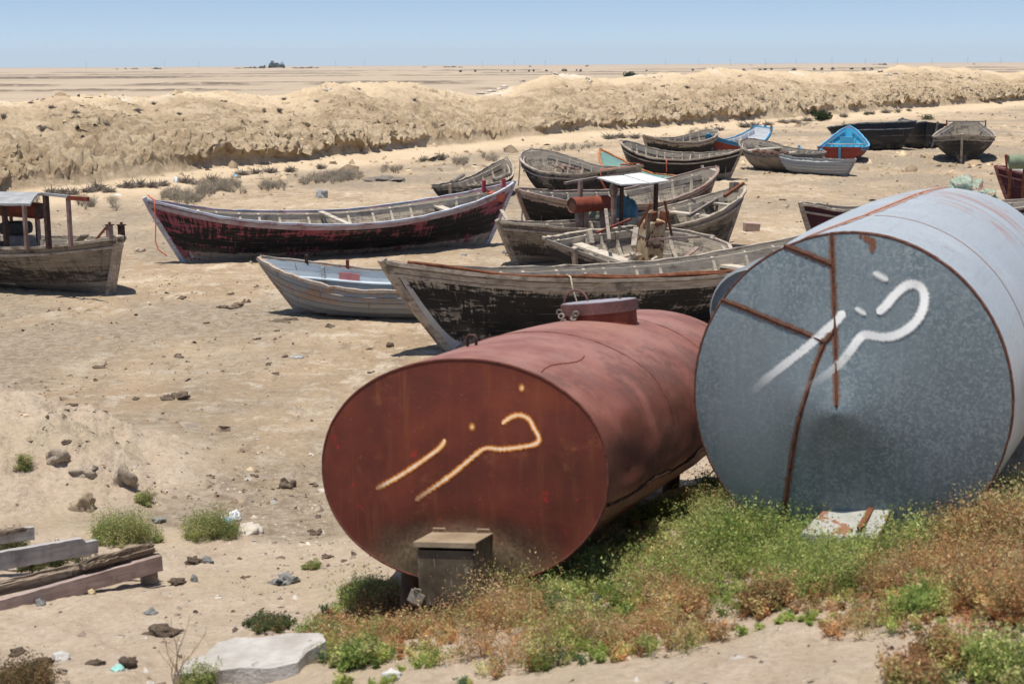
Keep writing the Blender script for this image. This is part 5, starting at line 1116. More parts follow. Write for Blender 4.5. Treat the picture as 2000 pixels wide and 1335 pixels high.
hg = (.32+1.45*cn)*(.10+.09*blob(1520, 1100, 240, 75)+.14*blob(980, 1140, 90, 60)+.09*blob(1980, 1120, 200, 160)+.05*blob(850, 1220, 200, 60))*RNG.uniform(.55, 1.6, len(P3))*(1+.5*blob(1480, 1075, 90, 40)+.5*blob(1850, 1060, 120, 50))*(1-.15*blob(1665, 1110, 80, 40))
# keep the painted faces clear: nothing taller right under the middle of the tank
pal_g = np.array([(.30, .38, .10), (.44, .50, .15), (.60, .58, .24), (.15, .23, .11)]); pal_o = np.array([(.62, .36, .17), (.58, .45, .21), (.70, .52, .31), (.42, .21, .10), (.56, .53, .23)])
cg = pal_g[RNG.choice(4, len(P3), p=[.32, .34, .24, .10])]; co = pal_o[RNG.choice(5, len(P3), p=[.3, .25, .2, .1, .15])]
for nm, sel, cc, lab in (('green_weeds', isg, cg, 'mass of green feathery weeds on the bank below the galvanised tank'), ('orange_weeds', ~isg, co, 'mass of dry orange and tan weeds across the bank in the foreground')):
    o = addobj(nm, plants(nm, P3[sel], hg[sel], cc[sel], RNG, 7, 20, .0125 if nm[0] == 'g' else .0115, .9, sub=.50, slender=.6, stem=.0017)); tag(o, lab, 'weeds', None, 'stuff')
print('weeds', len(P3))
# grass under the red tank in its shade, small tufts on the bank and on the mound
def tuft(name, label, cat, px, py, rpx, n, h, cols, leaf=.014, seed=0, group=None, slender=.3, leaves=12, kind=None, ry=.6, spread=.5):
    r = np.random.default_rng(seed+100); c = gpt(px, py); R = rpx*c.y/FPX; a = r.uniform(0, 2*np.pi, n); q = np.sqrt(r.uniform(0, 1, n))*R*(1+.25*np.sin(3*a+seed)+.15*np.sin(5*a+seed*2))
    x = q*np.cos(a); y = q*np.sin(a)*ry*1.8; z = H(c.x+x, c.y+y)-c.z; B = np.stack([x, y, z], 1); hh = h*r.uniform(.35, 1.35, n)*(1-.45*(q/R)**2)
    cc = np.array(cols)[r.integers(0, len(cols), n)]; gr = slender < .2; o = addobj(name, plants(name, B, hh, cc, r, 5, leaves if gr else leaves*2, leaf if gr else leaf*.75, spread, slender=slender if gr else .7, sub=.16 if gr else .55, stem=.0012)); o.location = c
    return tag(o, label, cat, group, kind)
YG = [(.36, .40, .14), (.44, .45, .18), (.28, .33, .11), (.50, .46, .23)]
tuft('green_shrub', 'yellow green bushy shrub behind the ends of the timbers', 'shrub', 238, 1056, 62, 170, .27, YG, .013, 1)
tuft('green_shrub', 'yellow green shrub left of the blue and white litter', 'shrub', 412, 1046, 50, 130, .24, YG, .013, 2)
tuft('grass_tuft', 'small green tuft on the sand mound at the left', 'plant', 47, 914, 14, 26, .12, YG, .013, 3)
tuft('grass_tuft', 'small green tuft at the foot of the sand mound', 'plant', 286, 983, 16, 24, .12, YG, .013, 4)
tuft('grass_tuft', 'thin green tuft between the timbers and the red tank', 'plant', 612, 1110, 16, 26, .07, YG, .012, 5)
tuft('grass_tuft', 'low green grass strip on the bank edge left of the weeds', 'plant', 525, 1228, 42, 80, .09, [(.16, .19, .08), (.28, .22, .10), (.10, .14, .06)], .012, 6, ry=.9)
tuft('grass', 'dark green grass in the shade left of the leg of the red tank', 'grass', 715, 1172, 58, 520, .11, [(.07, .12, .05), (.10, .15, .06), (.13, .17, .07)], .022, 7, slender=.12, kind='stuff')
tuft('weed_under_timber', 'green weeds growing between the two grey timbers', 'plant', 95, 1105, 60, 130, .14, [(.13, .16, .06), (.2, .2, .08)], .012, 8)
tuft('weed_under_timber', 'dry weeds at the left edge between the upper timbers', 'plant', 20, 1068, 34, 60, .16, [(.13, .16, .06), (.28, .22, .12)], .012, 9)
tuft('orange_plant', 'dry orange plant in the bottom left corner', 'plant', 45, 1345, 62, 120, .20, [(.30, .2, .1), (.26, .17, .08), (.2, .17, .08)], .012, 10)
tuft('climbing_weed', 'green weed in the gap between the red tank and the galvanised tank', 'plant', 1395, 975, 30, 60, .26, [(.12, .19, .05), (.2, .25, .07)], .018, 11)
mb = MB(); c = gpt(1352, 985); tag(mb.tube([(0, 0, 0), (.03, 0, .1), (.10, 0, .2), (.17, .02, .27)], .006, 6).build('green_stalk', simple('green_stalk', (.2, .26, .05), (.3, .36, .1)), None), 'single yellow green stalk leaning right beside the red tank', 'plant').location = c
# tall dead stalks bottom left
mb = MB(); c = gpt(345, 1350)
for (a, b, k) in ((-.07, .42, .02), (.0, .30, -.05), (.06, .44, .07), (.10, .34, .16), (-.02, .22, .1), (-.12, .2, -.03)):
    pts = [Vector((a*.25*u+k*u*u+.012*math.sin(u*7+a*30), .02*math.sin(u*5), b*u)) for u in np.linspace(0, 1, 14)]; mb.tube(pts, [.0035*(1-.6*i/13) for i in range(14)], 5)
    for q in range(5): p = pts[4+q*2]; mb.tube([p, p+Vector((rnd.uniform(-.05, .05), 0, rnd.uniform(.02, .06)))], .0015, 4)
o = tag(mb.build('dead_stalks', simple('tan_stalk', (.30, .21, .12), (.45, .34, .2)), None), 'tall thin dead stalks in front of the pale slab at the bottom left', 'plant'); o.location = c
tuft('yellow_plant', 'small yellow green plant in front of the pale slab', 'plant', 392, 1338, 40, 60, .13, YG, .012, 12)
GG = [(.34, .43, .12), (.48, .54, .17), (.26, .35, .10), (.60, .58, .25)]; OO = [(.64, .38, .18), (.58, .46, .22), (.50, .44, .17), (.44, .24, .12)]
for i, (x, y, r_, h_, g_) in enumerate([(975, 1165, 40, .30, 1), (1050, 1160, 38, .22, 1), (900, 1215, 45, .20, 0), (1180, 1120, 40, .24, 1), (1290, 1120, 40, .22, 0), (1400, 1090, 48, .30, 1), (1470, 1085, 45, .34, 1), (1545, 1095, 45, .32, 1), (1620, 1105, 42, .20, 1), (1700, 1105, 45, .24, 1), (1775, 1090, 42, .30, 1), (1850, 1085, 48, .26, 0), (1925, 1060, 52, .32, 0), (1990, 1080, 55, .36, 0), (1900, 1180, 60, .26, 0), (1985, 1210, 60, .32, 0), (1800, 1200, 50, .2, 1),
        (1850, 1300, 55, .2, 0), (1955, 1330, 70, .28, 1), (1780, 1345, 55, .16, 0), (700, 1300, 50, .16, 1), (760, 1250, 45, .18, 0), (660, 1250, 42, .16, 0), (1330, 1215, 45, .2, 0), (1240, 1190, 45, .18, 1), (1500, 1190, 48, .2, 0)]):
    tuft('feathery_shrub', ('feathery green' if g_ else 'dry orange')+' shrub standing out of the weeds below the tanks', 'shrub', x, y, r_, int(r_*.85), h_, GG if g_ else OO, .020, 40+i, ('green' if g_ else 'orange')+' shrubs standing out of the weeds')
# ---- dry shrubs of bare twigs
def twig_mesh(name, seed, n=230, col=((.27, .23, .19), (.36, .31, .255), (.19, .16, .135)), thin=.030, flat=.75):
    r = np.random.default_rng(seed); d = unit(n, r); d[:, 2] = np.abs(d[:, 2])*flat+.05; L = r.uniform(.35, 1.1, n)*(1+.25*r.normal(size=n)); s0 = unit(n, r)*.28; s0[:, 2] = np.abs(s0[:, 2])*.3
    e = s0+d*L[:, None]*.85; e[:, 2] = np.abs(e[:, 2]); mid = (s0+e)/2+r.normal(size=(n, 3))*.07; side = np.cross(d, unit(n, r)); side /= np.linalg.norm(side, axis=1, keepdims=True); side *= thin
    V = np.stack([s0-side, s0+side, mid+side, mid-side, e], 1).reshape(-1, 3); o = np.arange(n)[:, None]*5
    F = np.concatenate([o+np.array([[0, 1, 2]]), o+np.array([[0, 2, 3]]), o+np.array([[3, 2, 4]])]); C = np.repeat(np.array(col)[r.integers(0, 3, n)]*r.uniform(.7, 1.3, (n, 1)), 5, 0)
    return npmesh(name, V, F, [M_twig], False, cols={'tint': C})
TW = [twig_mesh('dry_shrub', 200+i) for i in range(5)]; TWP = [twig_mesh('dry_shrub', 300+i, 600, ((.34, .29, .22), (.42, .36, .28), (.26, .22, .17))) for i in range(3)]
def place(me, nm, px, py, wpx, hpx, label, cat, group, Y=None, rot=None, sink=.03):
    c = gpt(px, py) if Y is None else aty(px, py, Y); k = c.y/FPX; o = bpy.data.objects.new(nm, me); COL.objects.link(o)
    o.location = (c.x, c.y, c.z-sink*hpx*k); o.scale = (wpx*k*1.5, wpx*k*1.2, hpx*k*1.35); o.rotation_euler = (0, 0, rnd.uniform(0, 6.28) if rot is None else rot); return tag(o, label, cat, group)
for i, (x, y, w_, h_) in enumerate([(100, 378, 16, 14), (122, 380, 18, 15), (143, 380, 15, 16), (172, 376, 18, 16), (192, 373, 18, 22), (212, 376, 18, 14), (250, 368, 18, 20), (272, 366, 18, 19), (295, 366, 18, 18), (318, 364, 17, 15), (362, 358, 18, 17), (386, 362, 17, 13), (413, 355, 18, 17),
        (474, 342, 17, 13), (500, 340, 14, 12), (528, 338, 17, 14), (567, 336, 16, 13), (627, 330, 12, 12), (829, 315, 11, 12), (860, 313, 16, 17), (1190, 272, 18, 14), (1212, 270, 14, 12), (1240, 270, 14, 11), (1405, 256, 14, 11), (1455, 250, 16, 13), (1472, 249, 16, 14), (1530, 241, 16, 10), (1552, 240, 14, 9), (1578, 237, 14, 10), (1648, 229, 12, 9), (1700, 223, 12, 8), (1730, 221, 14, 9), (1752, 219, 10, 8), (1500, 245, 12, 9)]):
    place(TW[i % 5], 'dry_shrub', x, y, w_, h_*1.1, 'leafless grey brown shrub at the foot of the earth bank', 'shrub', 'dry shrubs along the foot of the earth bank')
for i, (x, y, w_, h_) in enumerate([(7, 233, 8, 12), (101, 212, 9, 9), (84, 254, 10, 12), (149, 224, 12, 9), (206, 246, 12, 11), (190, 236, 8, 8), (269, 219, 10, 8), (301, 206, 8, 7), (555, 196, 8, 6), (546, 222, 7, 8), (618, 200, 7, 7), (60, 203, 7, 5), (1221, 196, 7, 6), (1342, 173, 8, 6), (1422, 190, 12, 10), (1405, 176, 7, 5), (1489, 200, 7, 12), (1526, 178, 6, 5), (1538, 204, 7, 8), (1580, 194, 7, 7), (1653, 194, 8, 9), (1630, 190, 6, 6), (1951, 203, 10, 8), (1985, 196, 8, 7), (1700, 200, 6, 6), (810, 200, 6, 4), (700, 175, 6, 4), (1320, 196, 7, 6), (1610, 205, 7, 6), (350, 225, 6, 5), (440, 200, 6, 4)]):
    place(TW[i % 5], 'dry_shrub', x, y, w_*.9, h_, 'small leafless shrub growing on the face of the earth bank', 'shrub', 'small shrubs on the face of the earth bank')
# pale dry grass
gp = []
for (x0, y0, x1, y1, n, th) in ((315, 376, 400, 384, 90, 9), (385, 366, 560, 352, 260, 8), (555, 350, 705, 338, 200, 7), (700, 338, 820, 325, 60, 6), (885, 312, 970, 304, 70, 5), (60, 388, 230, 392, 80, 8), (1060, 290, 1180, 280, 30, 4), (1340, 258, 1400, 252, 30, 4), (1560, 242, 1640, 232, 40, 4)):
    for k in range(n):
        u = rnd.random(); x, y = x0+(x1-x0)*u, y0+(y1-y0)*u+rnd.gauss(0, th*.55)
        if fbm(np.array([x*.03]), np.array([y*.08]), 3, 3)[0] < -.05: continue
        c = atz(x, y, .15); gp.append((c.x, c.y, Hs(c.x, c.y)))
gp = np.array(gp); o = addobj('dry_grass', plants('dry_grass', gp, RNG.uniform(.10, .34, len(gp)), np.array([(.40, .345, .26), (.48, .41, .31), (.33, .29, .225)])[RNG.integers(0, 3, len(gp))], RNG, 7, 10, .09, .9, .009, .10, .5)); tag(o, 'pale dry grass along the foot of the earth bank', 'grass', None, 'stuff')
# ---- leafy bushes
def bush_mesh(name, seed, n=2600, col=((.035, .06, .022), (.06, .09, .035), (.09, .12, .05)), leaf=.055, flat=.9):
    r = np.random.default_rng(seed); k = 16; cc = unit(k, r)*r.uniform(.2, .68, (k, 1)); cc[:, 2] = np.abs(cc[:, 2])*flat; i = r.integers(0, k, n); p = cc[i]+unit(n, r)*(r.uniform(.3, 1, (n, 1))**.4)*r.uniform(.2, .36, (k, 1))[i]; p[:, 2] = np.abs(p[:, 2])
    a = unit(n, r)*leaf*r.uniform(.6, 1.4, (n, 1)); b = np.cross(a, unit(n, r))*.8; V = np.stack([p-a, p+b, p+a, p-b], 1).reshape(-1, 3); F = np.arange(n*4).reshape(-1, 4); C = np.repeat(np.array(col)[r.integers(0, 3, n)]*r.uniform(.6, 1.4, (n, 1)), 4, 0)
    return npmesh(name, V, F, [M_leaf], False, cols={'tint': C})
def leafy(nm, px, py, wpx, hpx, label, group=None, me=None, Y=None, cat='bush'):
    c = gpt(px, py) if Y is None else Vector((aty(px, py, Y).x, Y, Hs(aty(px, py, Y).x, Y))); k = c.y/FPX; root = thing(nm, label, cat, Matrix.Translation(c), group)
    o = addobj('crown', me, root); o.scale = (wpx*k, wpx*k, hpx*k); o.location = (0, 0, .06*hpx*k); o.rotation_euler = (0, 0, rnd.uniform(0, 6))
    mb = MB()
    for a in range(4): mb.tube([(0, 0, -.1), (.12*wpx*k*math.cos(a*1.7), .12*wpx*k*math.sin(a*1.7), hpx*k*.5)], .03+.012*hpx*k, 5)
    mb.build('trunk', M_rail_d, root); return root
BM = [bush_mesh('crown', 400+i) for i in range(3)]; BO = bush_mesh('crown', 410, 900, ((.13, .14, .07), (.2, .19, .1), (.1, .11, .05)), .05); BF = [bush_mesh('crown', 420+i, 420, ((.12, .125, .085), (.16, .16, .11), (.09, .10, .07)), .10) for i in range(3)]
leafy('green_bush', 1608, 236, 24, 30, 'dark green bush at the foot of the earth bank behind the black boats', me=BM[0])
leafy('green_bush', 1590, 228, 13, 17, 'small green bush touching the left side of the larger dark green bush', me=BM[2])
leafy('green_bush', 1231, 148, 21, 19, 'dark green bush on the crest of the earth bank against the plain', me=BM[1])
leafy('green_bush', 1812, 235, 20, 17, 'sparse olive bush behind the far black boats', me=BO)
leafy('green_bush', 1692, 225, 10, 8, 'small pale green bush right of the dark green bush', me=BO)
leafy('green_bush', 1775, 218, 10, 6, 'tiny pale green plant at the foot of the bank near the right', me=BO)
for i, (x, w_, h_) in enumerate([(900, 5, 5), (928, 4.5, 5), (980, 3, 4), (992, 3, 4), (1004, 3, 4), (1033, 4, 5), (1042, 4, 5), (1067, 5, 4), (1103, 9, 6), (1126, 3, 4), (1134, 5, 5), (1263, 3, 3), (1353, 5, 4), (1392, 5, 5), (1413, 4, 4), (1428, 4, 4), (1452, 7, 4), (1484, 5, 4), (1495, 6, 4), (1507, 5, 4), (1551, 7, 5), (1590, 4, 5), (1605, 6, 5), (1626, 6, 6), (1664, 6, 4), (1687, 7, 5), (1702, 6, 5)]):
    leafy('desert_bush', x, 134, w_*.9, h_*1.2, 'small dark bush far out on the flat plain', 'small bushes far out on the plain', BF[i % 3], 900+(i % 5)*18)
for i, (x, w_, h_) in enumerate([(535, 8, 14), (528, 5, 10), (550, 6, 12), (515, 5, 6), (508, 4, 5), (498, 5, 5), (488, 5, 4), (478, 6, 3), (462, 9, 2.5), (445, 9, 2), (575, 8, 2.5), (590, 8, 3), (606, 8, 3.5), (618, 6, 2.5), (262, 8, 3), (306, 10, 3.5), (830, 6, 2.5), (872, 9, 3), (885, 9, 3), (900, 6, 2), (684, 4, 2), (1147, 3, 4), (1035, 3, 3), (1466, 3, 3), (1715, 10, 3), (1727, 5, 4), (1902, 3, 3), (245, 3, 3), (228, 3, 2)]):
    leafy('distant_tree', x, 126, w_*1.5, h_*1.35, 'dark tree far away on the horizon' if h_ > 5 else 'low dark shrub far away on the horizon', 'trees on the horizon' if h_ > 5 else 'low shrubs on the horizon', BF[i % 3], 2300 if h_ > 5 else 2050, cat='tree' if h_ > 5 else 'shrub')
M_pole = simple('pole_grey', (.25, .25, .26), (.35, .35, .36), 4)
for x in (168, 322, 388, 655, 712, 942, 1005, 1065, 1300, 1365, 1427, 1495, 1555, 1625, 1690, 1753, 1820, 1890, 1955):
    c = aty(x, 120, 2000); z0 = Hs(c.x, 2000); r_ = thing('power_pole', 'thin power pole far away on the horizon', 'pole', Matrix.Translation((c.x, 2000, z0)), 'power poles on the horizon')
    MB().beam((0, 0, -1), (0, 0, 8.5), .22).build('mast', M_pole, r_); MB().beam((-.9, 0, 7.8), (.9, 0, 7.8), .15).build('cross_arm', M_pole, r_)
# ---- rocks
def rock_me(name, seed, mat, n=14, amp=.35, flat=.7, freq=1.6):
    V = []; F = []
    for i in range(n+1):
        th_ = math.pi*i/n
        for j in range(2*n): ph = math.pi*j/n; V.append((math.sin(th_)*math.cos(ph), math.sin(th_)*math.sin(ph), math.cos(th_)))
    V = np.array(V); d = fbm(V[:, 0]*freq+seed, V[:, 1]*freq+V[:, 2]*freq*1.3, 4, seed)*.8+fbm(V[:, 2]*freq+seed, V[:, 0]*freq-V[:, 1], 4, seed+3)*.8; V = V*(1+amp*d*1.6)[:, None]; V[:, 2] *= flat
    m_ = 2*n
    for i in range(n):
        for j in range(m_): F.append((i*m_+j, (i+1)*m_+j, (i+1)*m_+(j+1) % m_, i*m_+(j+1) % m_))
    return npmesh(name, V, np.array(F), [mat], False)
M_rock = simple('pale_rock', (.40, .32, .23), (.62, .52, .40), 3, .95, 0, .9, 8, .04); M_rockg = simple('grey_rock', (.22, .22, .21), (.42, .42, .40), 3, .9, 0, .8, 8, .04); M_clod = simple('dark_clod', (.075, .055, .04), (.20, .15, .105), 4, .98, 0, .7, 14, .03)
M_brick = simple('brick_block', (.33, .23, .18), (.50, .39, .32), 4, .95, 0, .8, 12, .03)
def rock(px, py, w_, h_, label, seed, mat=None, nm='rock', cat='rock', group=None, amp=.4, freq=1.6):
    c = gpt(px, py); k = c.y/FPX; o = addobj(nm, rock_me(nm, seed, mat or M_rock, amp=amp, freq=freq)); o.location = c+Vector((0, .2*w_*k, h_*k*.18)); o.scale = (w_*k/2, w_*k*.42, h_*k*.62/.7); o.rotation_euler = (rnd.uniform(-.2, .2), 0, rnd.uniform(-.4, .4)); return tag(o, label, cat, group)
rock(627, 387, 24, 20, 'pale grey boulder on the mud behind the pink boat', 11, M_rockg); rock(110, 905, 44, 30, 'rounded brown rock on the crest of the sand mound', 12); rock(165, 930, 52, 26, 'flat grey brown rock right of the rounded rock on the sand mound', 13)
rock(240, 950, 50, 52, 'tall pale rock at the right end of the sand mound', 14, amp=.5); rock(165, 995, 46, 42, 'brown rock in the eroded hollow of the sand mound', 15, simple('brown_rock', (.26, .20, .13), (.44, .35, .24), 4), amp=.5); rock(272, 492, 20, 12, 'small brown rock left of the bow of the pink boat', 16)
rock(308, 1022, 28, 12, 'grey stone above the yellow green shrubs', 17, M_rockg); rock(1333, 1005, 44, 28, 'pale stone in the shade between the two tanks', 18, M_rockg); rock(905, 500, 14, 6, 'small stone near the stern of the grey dinghy', 19, M_rockg); rock(988, 495, 14, 8, 'small pale stone left of the canopy boat', 21, M_rockg)
rock(118, 1290, 38, 16, 'white stone near the bottom left corner', 22, simple('white_stone', (.4, .38, .35), (.52, .5, .46), 4)); rock(30, 1280, 34, 16, 'dark lump in the bottom left corner', 23, M_clod, amp=.5); rock(85, 1305, 44, 28, 'brown lump behind the orange plant in the bottom left corner', 24, M_clod); rock(295, 1200, 26, 12, 'small grey stone right of the timbers', 25, M_rockg); rock(120, 1315, 22, 10, 'pale stone in front of the white stone', 26)
rock(555, 1142, 52, 20, 'crumpled grey flat lump on the bank left of the red tank', 27, M_rockg, amp=.6, freq=3); rock(345, 1142, 32, 14, 'brown clod right of the wooden block', 28, M_clod, amp=.6); rock(378, 1135, 18, 14, 'pale greenish stone beside the brown clod', 29, M_rockg)
rock(310, 1243, 62, 20, 'long dark rotten piece of bark on the sand', 30, M_clod, 'bark', 'bark', amp=.5, freq=2.5); rock(187, 1298, 40, 13, 'narrow dark piece of bark near the bottom left', 31, M_clod, 'bark', 'bark', amp=.4); rock(248, 1305, 34, 24, 'upright dark clod near the bottom left', 32, M_clod, amp=.6)
rock(765, 1330, 40, 26, 'pale stone among the weeds at the bottom', 33, simple('white_stone', (.5, .48, .45), (.66, .64, .6), 4)); rock(380, 1102, 28, 12, 'black crumpled clod above the wooden block', 34, M_clod, amp=.7, freq=3); rock(403, 1098, 26, 12, 'pale stone behind the black crumpled clod', 35, M_rockg)
mb = MB(); mb.box((0, 0, .10), (.36, .24, .21), jit=.02); c = gpt(1466, 452); o = tag(mb.build('brick_block', M_brick, None, bevel=.012), 'pinkish brick block on the mud right of the canopy boat', 'block'); o.location = c; o.rotation_euler = (.03, .06, .3)
for i, (x, y, w_, h_) in enumerate([(338, 780, 62, 17), (272, 780, 22, 8), (143, 794, 30, 8), (130, 802, 16, 5), (450, 600, 52, 11), (480, 592, 18, 9), (358, 584, 30, 8), (198, 718, 34, 7), (205, 712, 14, 5), (345, 696, 34, 8), (648, 640, 26, 12), (760, 678, 26, 14), (566, 952, 38, 22), (610, 948, 28, 8), (495, 931, 24, 7), (615, 1044, 34, 12), (455, 577, 18, 8), (560, 698, 16, 7), (500, 664, 20, 6), (405, 632, 18, 5), (340, 1, 0, 0), (1530, 391, 18, 5), (1500, 397, 10, 4), (560, 628, 60, 6), (700, 622, 40, 5), (640, 1090, 30, 9), (690, 1084, 18, 8), (480, 1128, 20, 6), (545, 500, 26, 5), (135, 868, 36, 8), (725, 728, 14, 6)]):
    if w_ == 0: continue
    r = random.Random(i); c = gpt(x, y); k = c.y/FPX; V = []; F = []; off = 0
    for q in range(5 if w_ > 30 else 3):
        me = rock_me('x', i*7+q, M_clod, 7, .5, .7); vv = np.array([v.co[:] for v in me.vertices])*np.array([w_*k*r.uniform(.14, .3), w_*k*r.uniform(.12, .25), h_*k*r.uniform(.35, .75)])+np.array([r.uniform(-.35, .35)*w_*k, r.uniform(-.3, .5)*w_*k, h_*k*.12])
        F.append(np.array([p.vertices[:] for p in me.polygons])+off); off += len(vv); V.append(vv); bpy.data.meshes.remove(me)
    o = addobj('dark_clod', npmesh('dark_clod', np.concatenate(V), np.concatenate(F), [M_clod], False)); o.location = c
    tag(o, ('flat' if h_/w_ < .28 else 'lumpy')+' dark dried clod lying on the open mud' if y < 1050 else 'dark dried clod on the pale bank beside the red tank', 'clod', 'dark clods scattered on the mud')
# pebbles, dark flecks, twigs
def pebbles(name, N, xr, yr, sz, cols, lab, mask=None, seed=1, flat=.45):
    r = np.random.default_rng(seed); Y = 1/r.uniform(1/yr[1], 1/yr[0], N); X = r.uniform(xr[0], xr[1], N)*Y; k = np.ones(N, bool)
    if mask: k = mask(X, Y, r)
    X, Y = X[k], Y[k]; N = len(X); Z = H(X, Y); s = sz*np.exp(r.normal(0, .55, N))*np.clip(Y/14, .8, 4)**.6
    O = np.array([(1, 0, 0), (0, 1, 0), (-1, 0, 0), (0, -1, 0), (0, 0, 1), (.6, .7, .7), (-.6, -.5, .75)]); F0 = np.array([(0, 5, 6), (0, 1, 5), (1, 4, 5), (5, 4, 6), (1, 2, 4), (2, 6, 4), (2, 3, 6), (3, 0, 6)])
    V = O[None]*(1+.3*r.normal(size=(N, 7, 3))); V = V*s[:, None, None]*np.array([1.2, 1, flat*2]); a = r.uniform(0, 6.28, N); c_, s_ = np.cos(a)[:, None], np.sin(a)[:, None]; vx = V[..., 0]*c_-V[..., 1]*s_; vy = V[..., 0]*s_+V[..., 1]*c_
    V = np.stack([vx+X[:, None], vy+Y[:, None], V[..., 2]+Z[:, None]-s[:, None]*.15], -1).reshape(-1, 3); F = (F0[None]+np.arange(N)[:, None, None]*7).reshape(-1, 3)
    C = np.repeat(np.array(cols)[r.integers(0, len(cols), N)]*r.uniform(.7, 1.3, (N, 1)), 7, 0)
    tag(addobj(name, npmesh(name, V, F, [M_stone], False, cols={'tint': np.clip(C, 0, 1)})), lab, 'stones', None, 'stuff')
cl = lambda X, Y, r: r.uniform(0, 1, len(X)) < sstep(-.1, .35, fbm(X*.5, Y*.3, 3, 95))+.12
pebbles('pebbles', 5500, (-.34, .34), (7.2, 20), .011, [(.36, .30, .24), (.22, .17, .13), (.46, .42, .37), (.14, .10, .08)], 'small pebbles scattered over the pale bank', cl, 1)
pebbles('mud_crumbs', 10000, (-.34, .34), (15, 75), .012, [(.30, .22, .145), (.20, .145, .10), (.40, .31, .21), (.12, .085, .06)], 'crumbs of dried mud scattered over the flat', cl, 2)
pebbles('mud_crumbs', 6000, (-.34, .34), (60, 170), .03, [(.42, .32, .2), (.30, .22, .14), (.48, .38, .25)], 'crumbs of earth along the foot of the bank', cl, 3)
pebbles('rubble', 300, (-.20, -.09), (13.8, 18.0), .011, [(.42, .35, .27), (.30, .24, .18), (.5, .44, .36)], 'rubble of small clods below the sand mound', None, 4)
# pale stones on the crest of the earth bank
for i, (x, y, w_, h_) in enumerate([(635, 178, 9, 6), (645, 176, 12, 6), (938, 184, 14, 5), (960, 180, 16, 6), (975, 176, 12, 6), (985, 170, 14, 5), (1020, 160, 10, 4), (1083, 146, 14, 5), (1075, 145, 8, 5), (1146, 155, 12, 5), (1152, 162, 10, 6), (1290, 152, 9, 3), (1735, 148, 14, 5), (1750, 146, 10, 4), (1720, 140, 10, 4), (1445, 150, 8, 3), (1260, 148, 8, 3)]):
    rock(x, y, w_, h_, 'pale stone slab on the crest of the earth bank', 60+i, simple('crest_stone', (.42, .37, .30), (.60, .54, .45), 3), 'stone', 'stone', 'pale stones on the crest of the earth bank', amp=.5)
# ---- timbers at the left
def timber(name, label, a, b, w_, h_, mat, up=(0, 0, 1), rot=0, notch=None, ragged=0, n=30, seed=0):
    a, b = Vector(a), Vector(b); d = b-a; L = d.length; r = random.Random(seed); yaw = math.atan2(d.y, d.x); pit = math.asin(d.z/L)
    M_ = Matrix.Translation(a) @ Matrix.Rotation(yaw, 4, 'Z') @ Matrix.Rotation(-pit, 4, 'Y') @ Matrix.Rotation(rot, 4, 'X'); V = []; 
    for i in range(n+1):
        x = L*i/n; hh = h_; 
        if notch and x > L-notch[0]: hh = h_-notch[1]
        for y, z in ((-w_/2, 0), (w_/2, 0), (w_/2, hh), (w_/6, hh), (-w_/6, hh), (-w_/2, hh)):
            j = ragged*(z > 0); e = (ragged*1.5 if i in (0, n) else 0)
            V.append((x+r.uniform(-e, e), y+r.uniform(-j, j)*.7+r.uniform(-.002, .002), z-abs(j*1.6*float(fbm(np.array([x*9+y*40]), np.array([y*55+seed]), 3, seed)[0])*2)+r.uniform(-.002, .002)))
    mb = MB(); mb.v = V
    for i in range(n):
        for k in range(6): mb.quad((i*6+k, i*6+(k+1) % 6, i*6+6+(k+1) % 6, i*6+6+k), [(i/n*L, k*.1), (i/n*L, k*.1+.1), ((i+1)/n*L, k*.1+.1), ((i+1)/n*L, k*.1)])
    mb.quad([0, 5, 4, 3, 2, 1]); mb.quad([n*6+k for k in range(6)])
    o = mb.build(name, mat, None, bevel=0); o.matrix_world = M_; return tag(o, label, 'timber')
def splinters(name, label, a, b, w_, h_, mat, count=22, seed=0):
    a, b = Vector(a), Vector(b); d = b-a; L = d.length; r = random.Random(seed); mb = MB(); M_ = Matrix.Translation(a) @ Matrix.Rotation(math.atan2(d.y, d.x), 4, 'Z') @ Matrix.Rotation(-math.asin(d.z/L), 4, 'Y')
    for i in range(count):
        l_ = L*r.uniform(.25, .9) if i > 5 else L*r.uniform(.9, 1); x0 = r.uniform(0, L-l_); y0 = r.uniform(-.5, .5)*w_; z0 = h_*(.25+.6*r.random()**.8)*(1-abs(y0)/w_*.7); n = 22; pts = []; ph = r.uniform(0, 9)
        for k in range(n+1): u = k/n; pts.append(Vector((x0+l_*u, y0+.006*math.sin(9*u+ph)+r.gauss(0, .0018), z0+.005*math.sin(14*u+ph*2)+r.gauss(0, .0022))))
        wf = [max(.15, min(1, min(k, n-k)/2.5+.2))*(1+.25*r.uniform(-1, 1)) for k in range(n+1)]; mb.strip(pts, r.uniform(.012, .034)*w_/.1, r.uniform(.014, .035)*h_/.08, None, wf=wf)
    mb.box((L*.48, 0, h_*.22), (L*.94, w_*.8, h_*.42), jit=.006)
    o = mb.build(name, mat, None); o.matrix_world = M_; return tag(o, label, 'timber')
M_tg = wood_mat('weathered_grey_board', (.28, .265, .25), (.44, .42, .40), (.15, .13, .12), seed=21); M_tp = wood_mat('pinkish_board', (.26, .19, .165), (.42, .33, .29), (.16, .11, .09), seed=22); M_tr = wood_mat('rotten_wood', (.10, .072, .05), (.36, .28, .20), (.05, .035, .028), seed=23)
M_tr2 = wood_mat('dark_rotten_wood', (.055, .042, .032), (.26, .195, .135), (.03, .022, .018), seed=29)
M_tb = wood_mat('pale_block', (.30, .24, .18), (.46, .39, .31), seed=24)
def gz(px, py, z): return atz(px, py, z)
k12 = 11.9/FPX
zB = Hs(-2.9, 12.2)
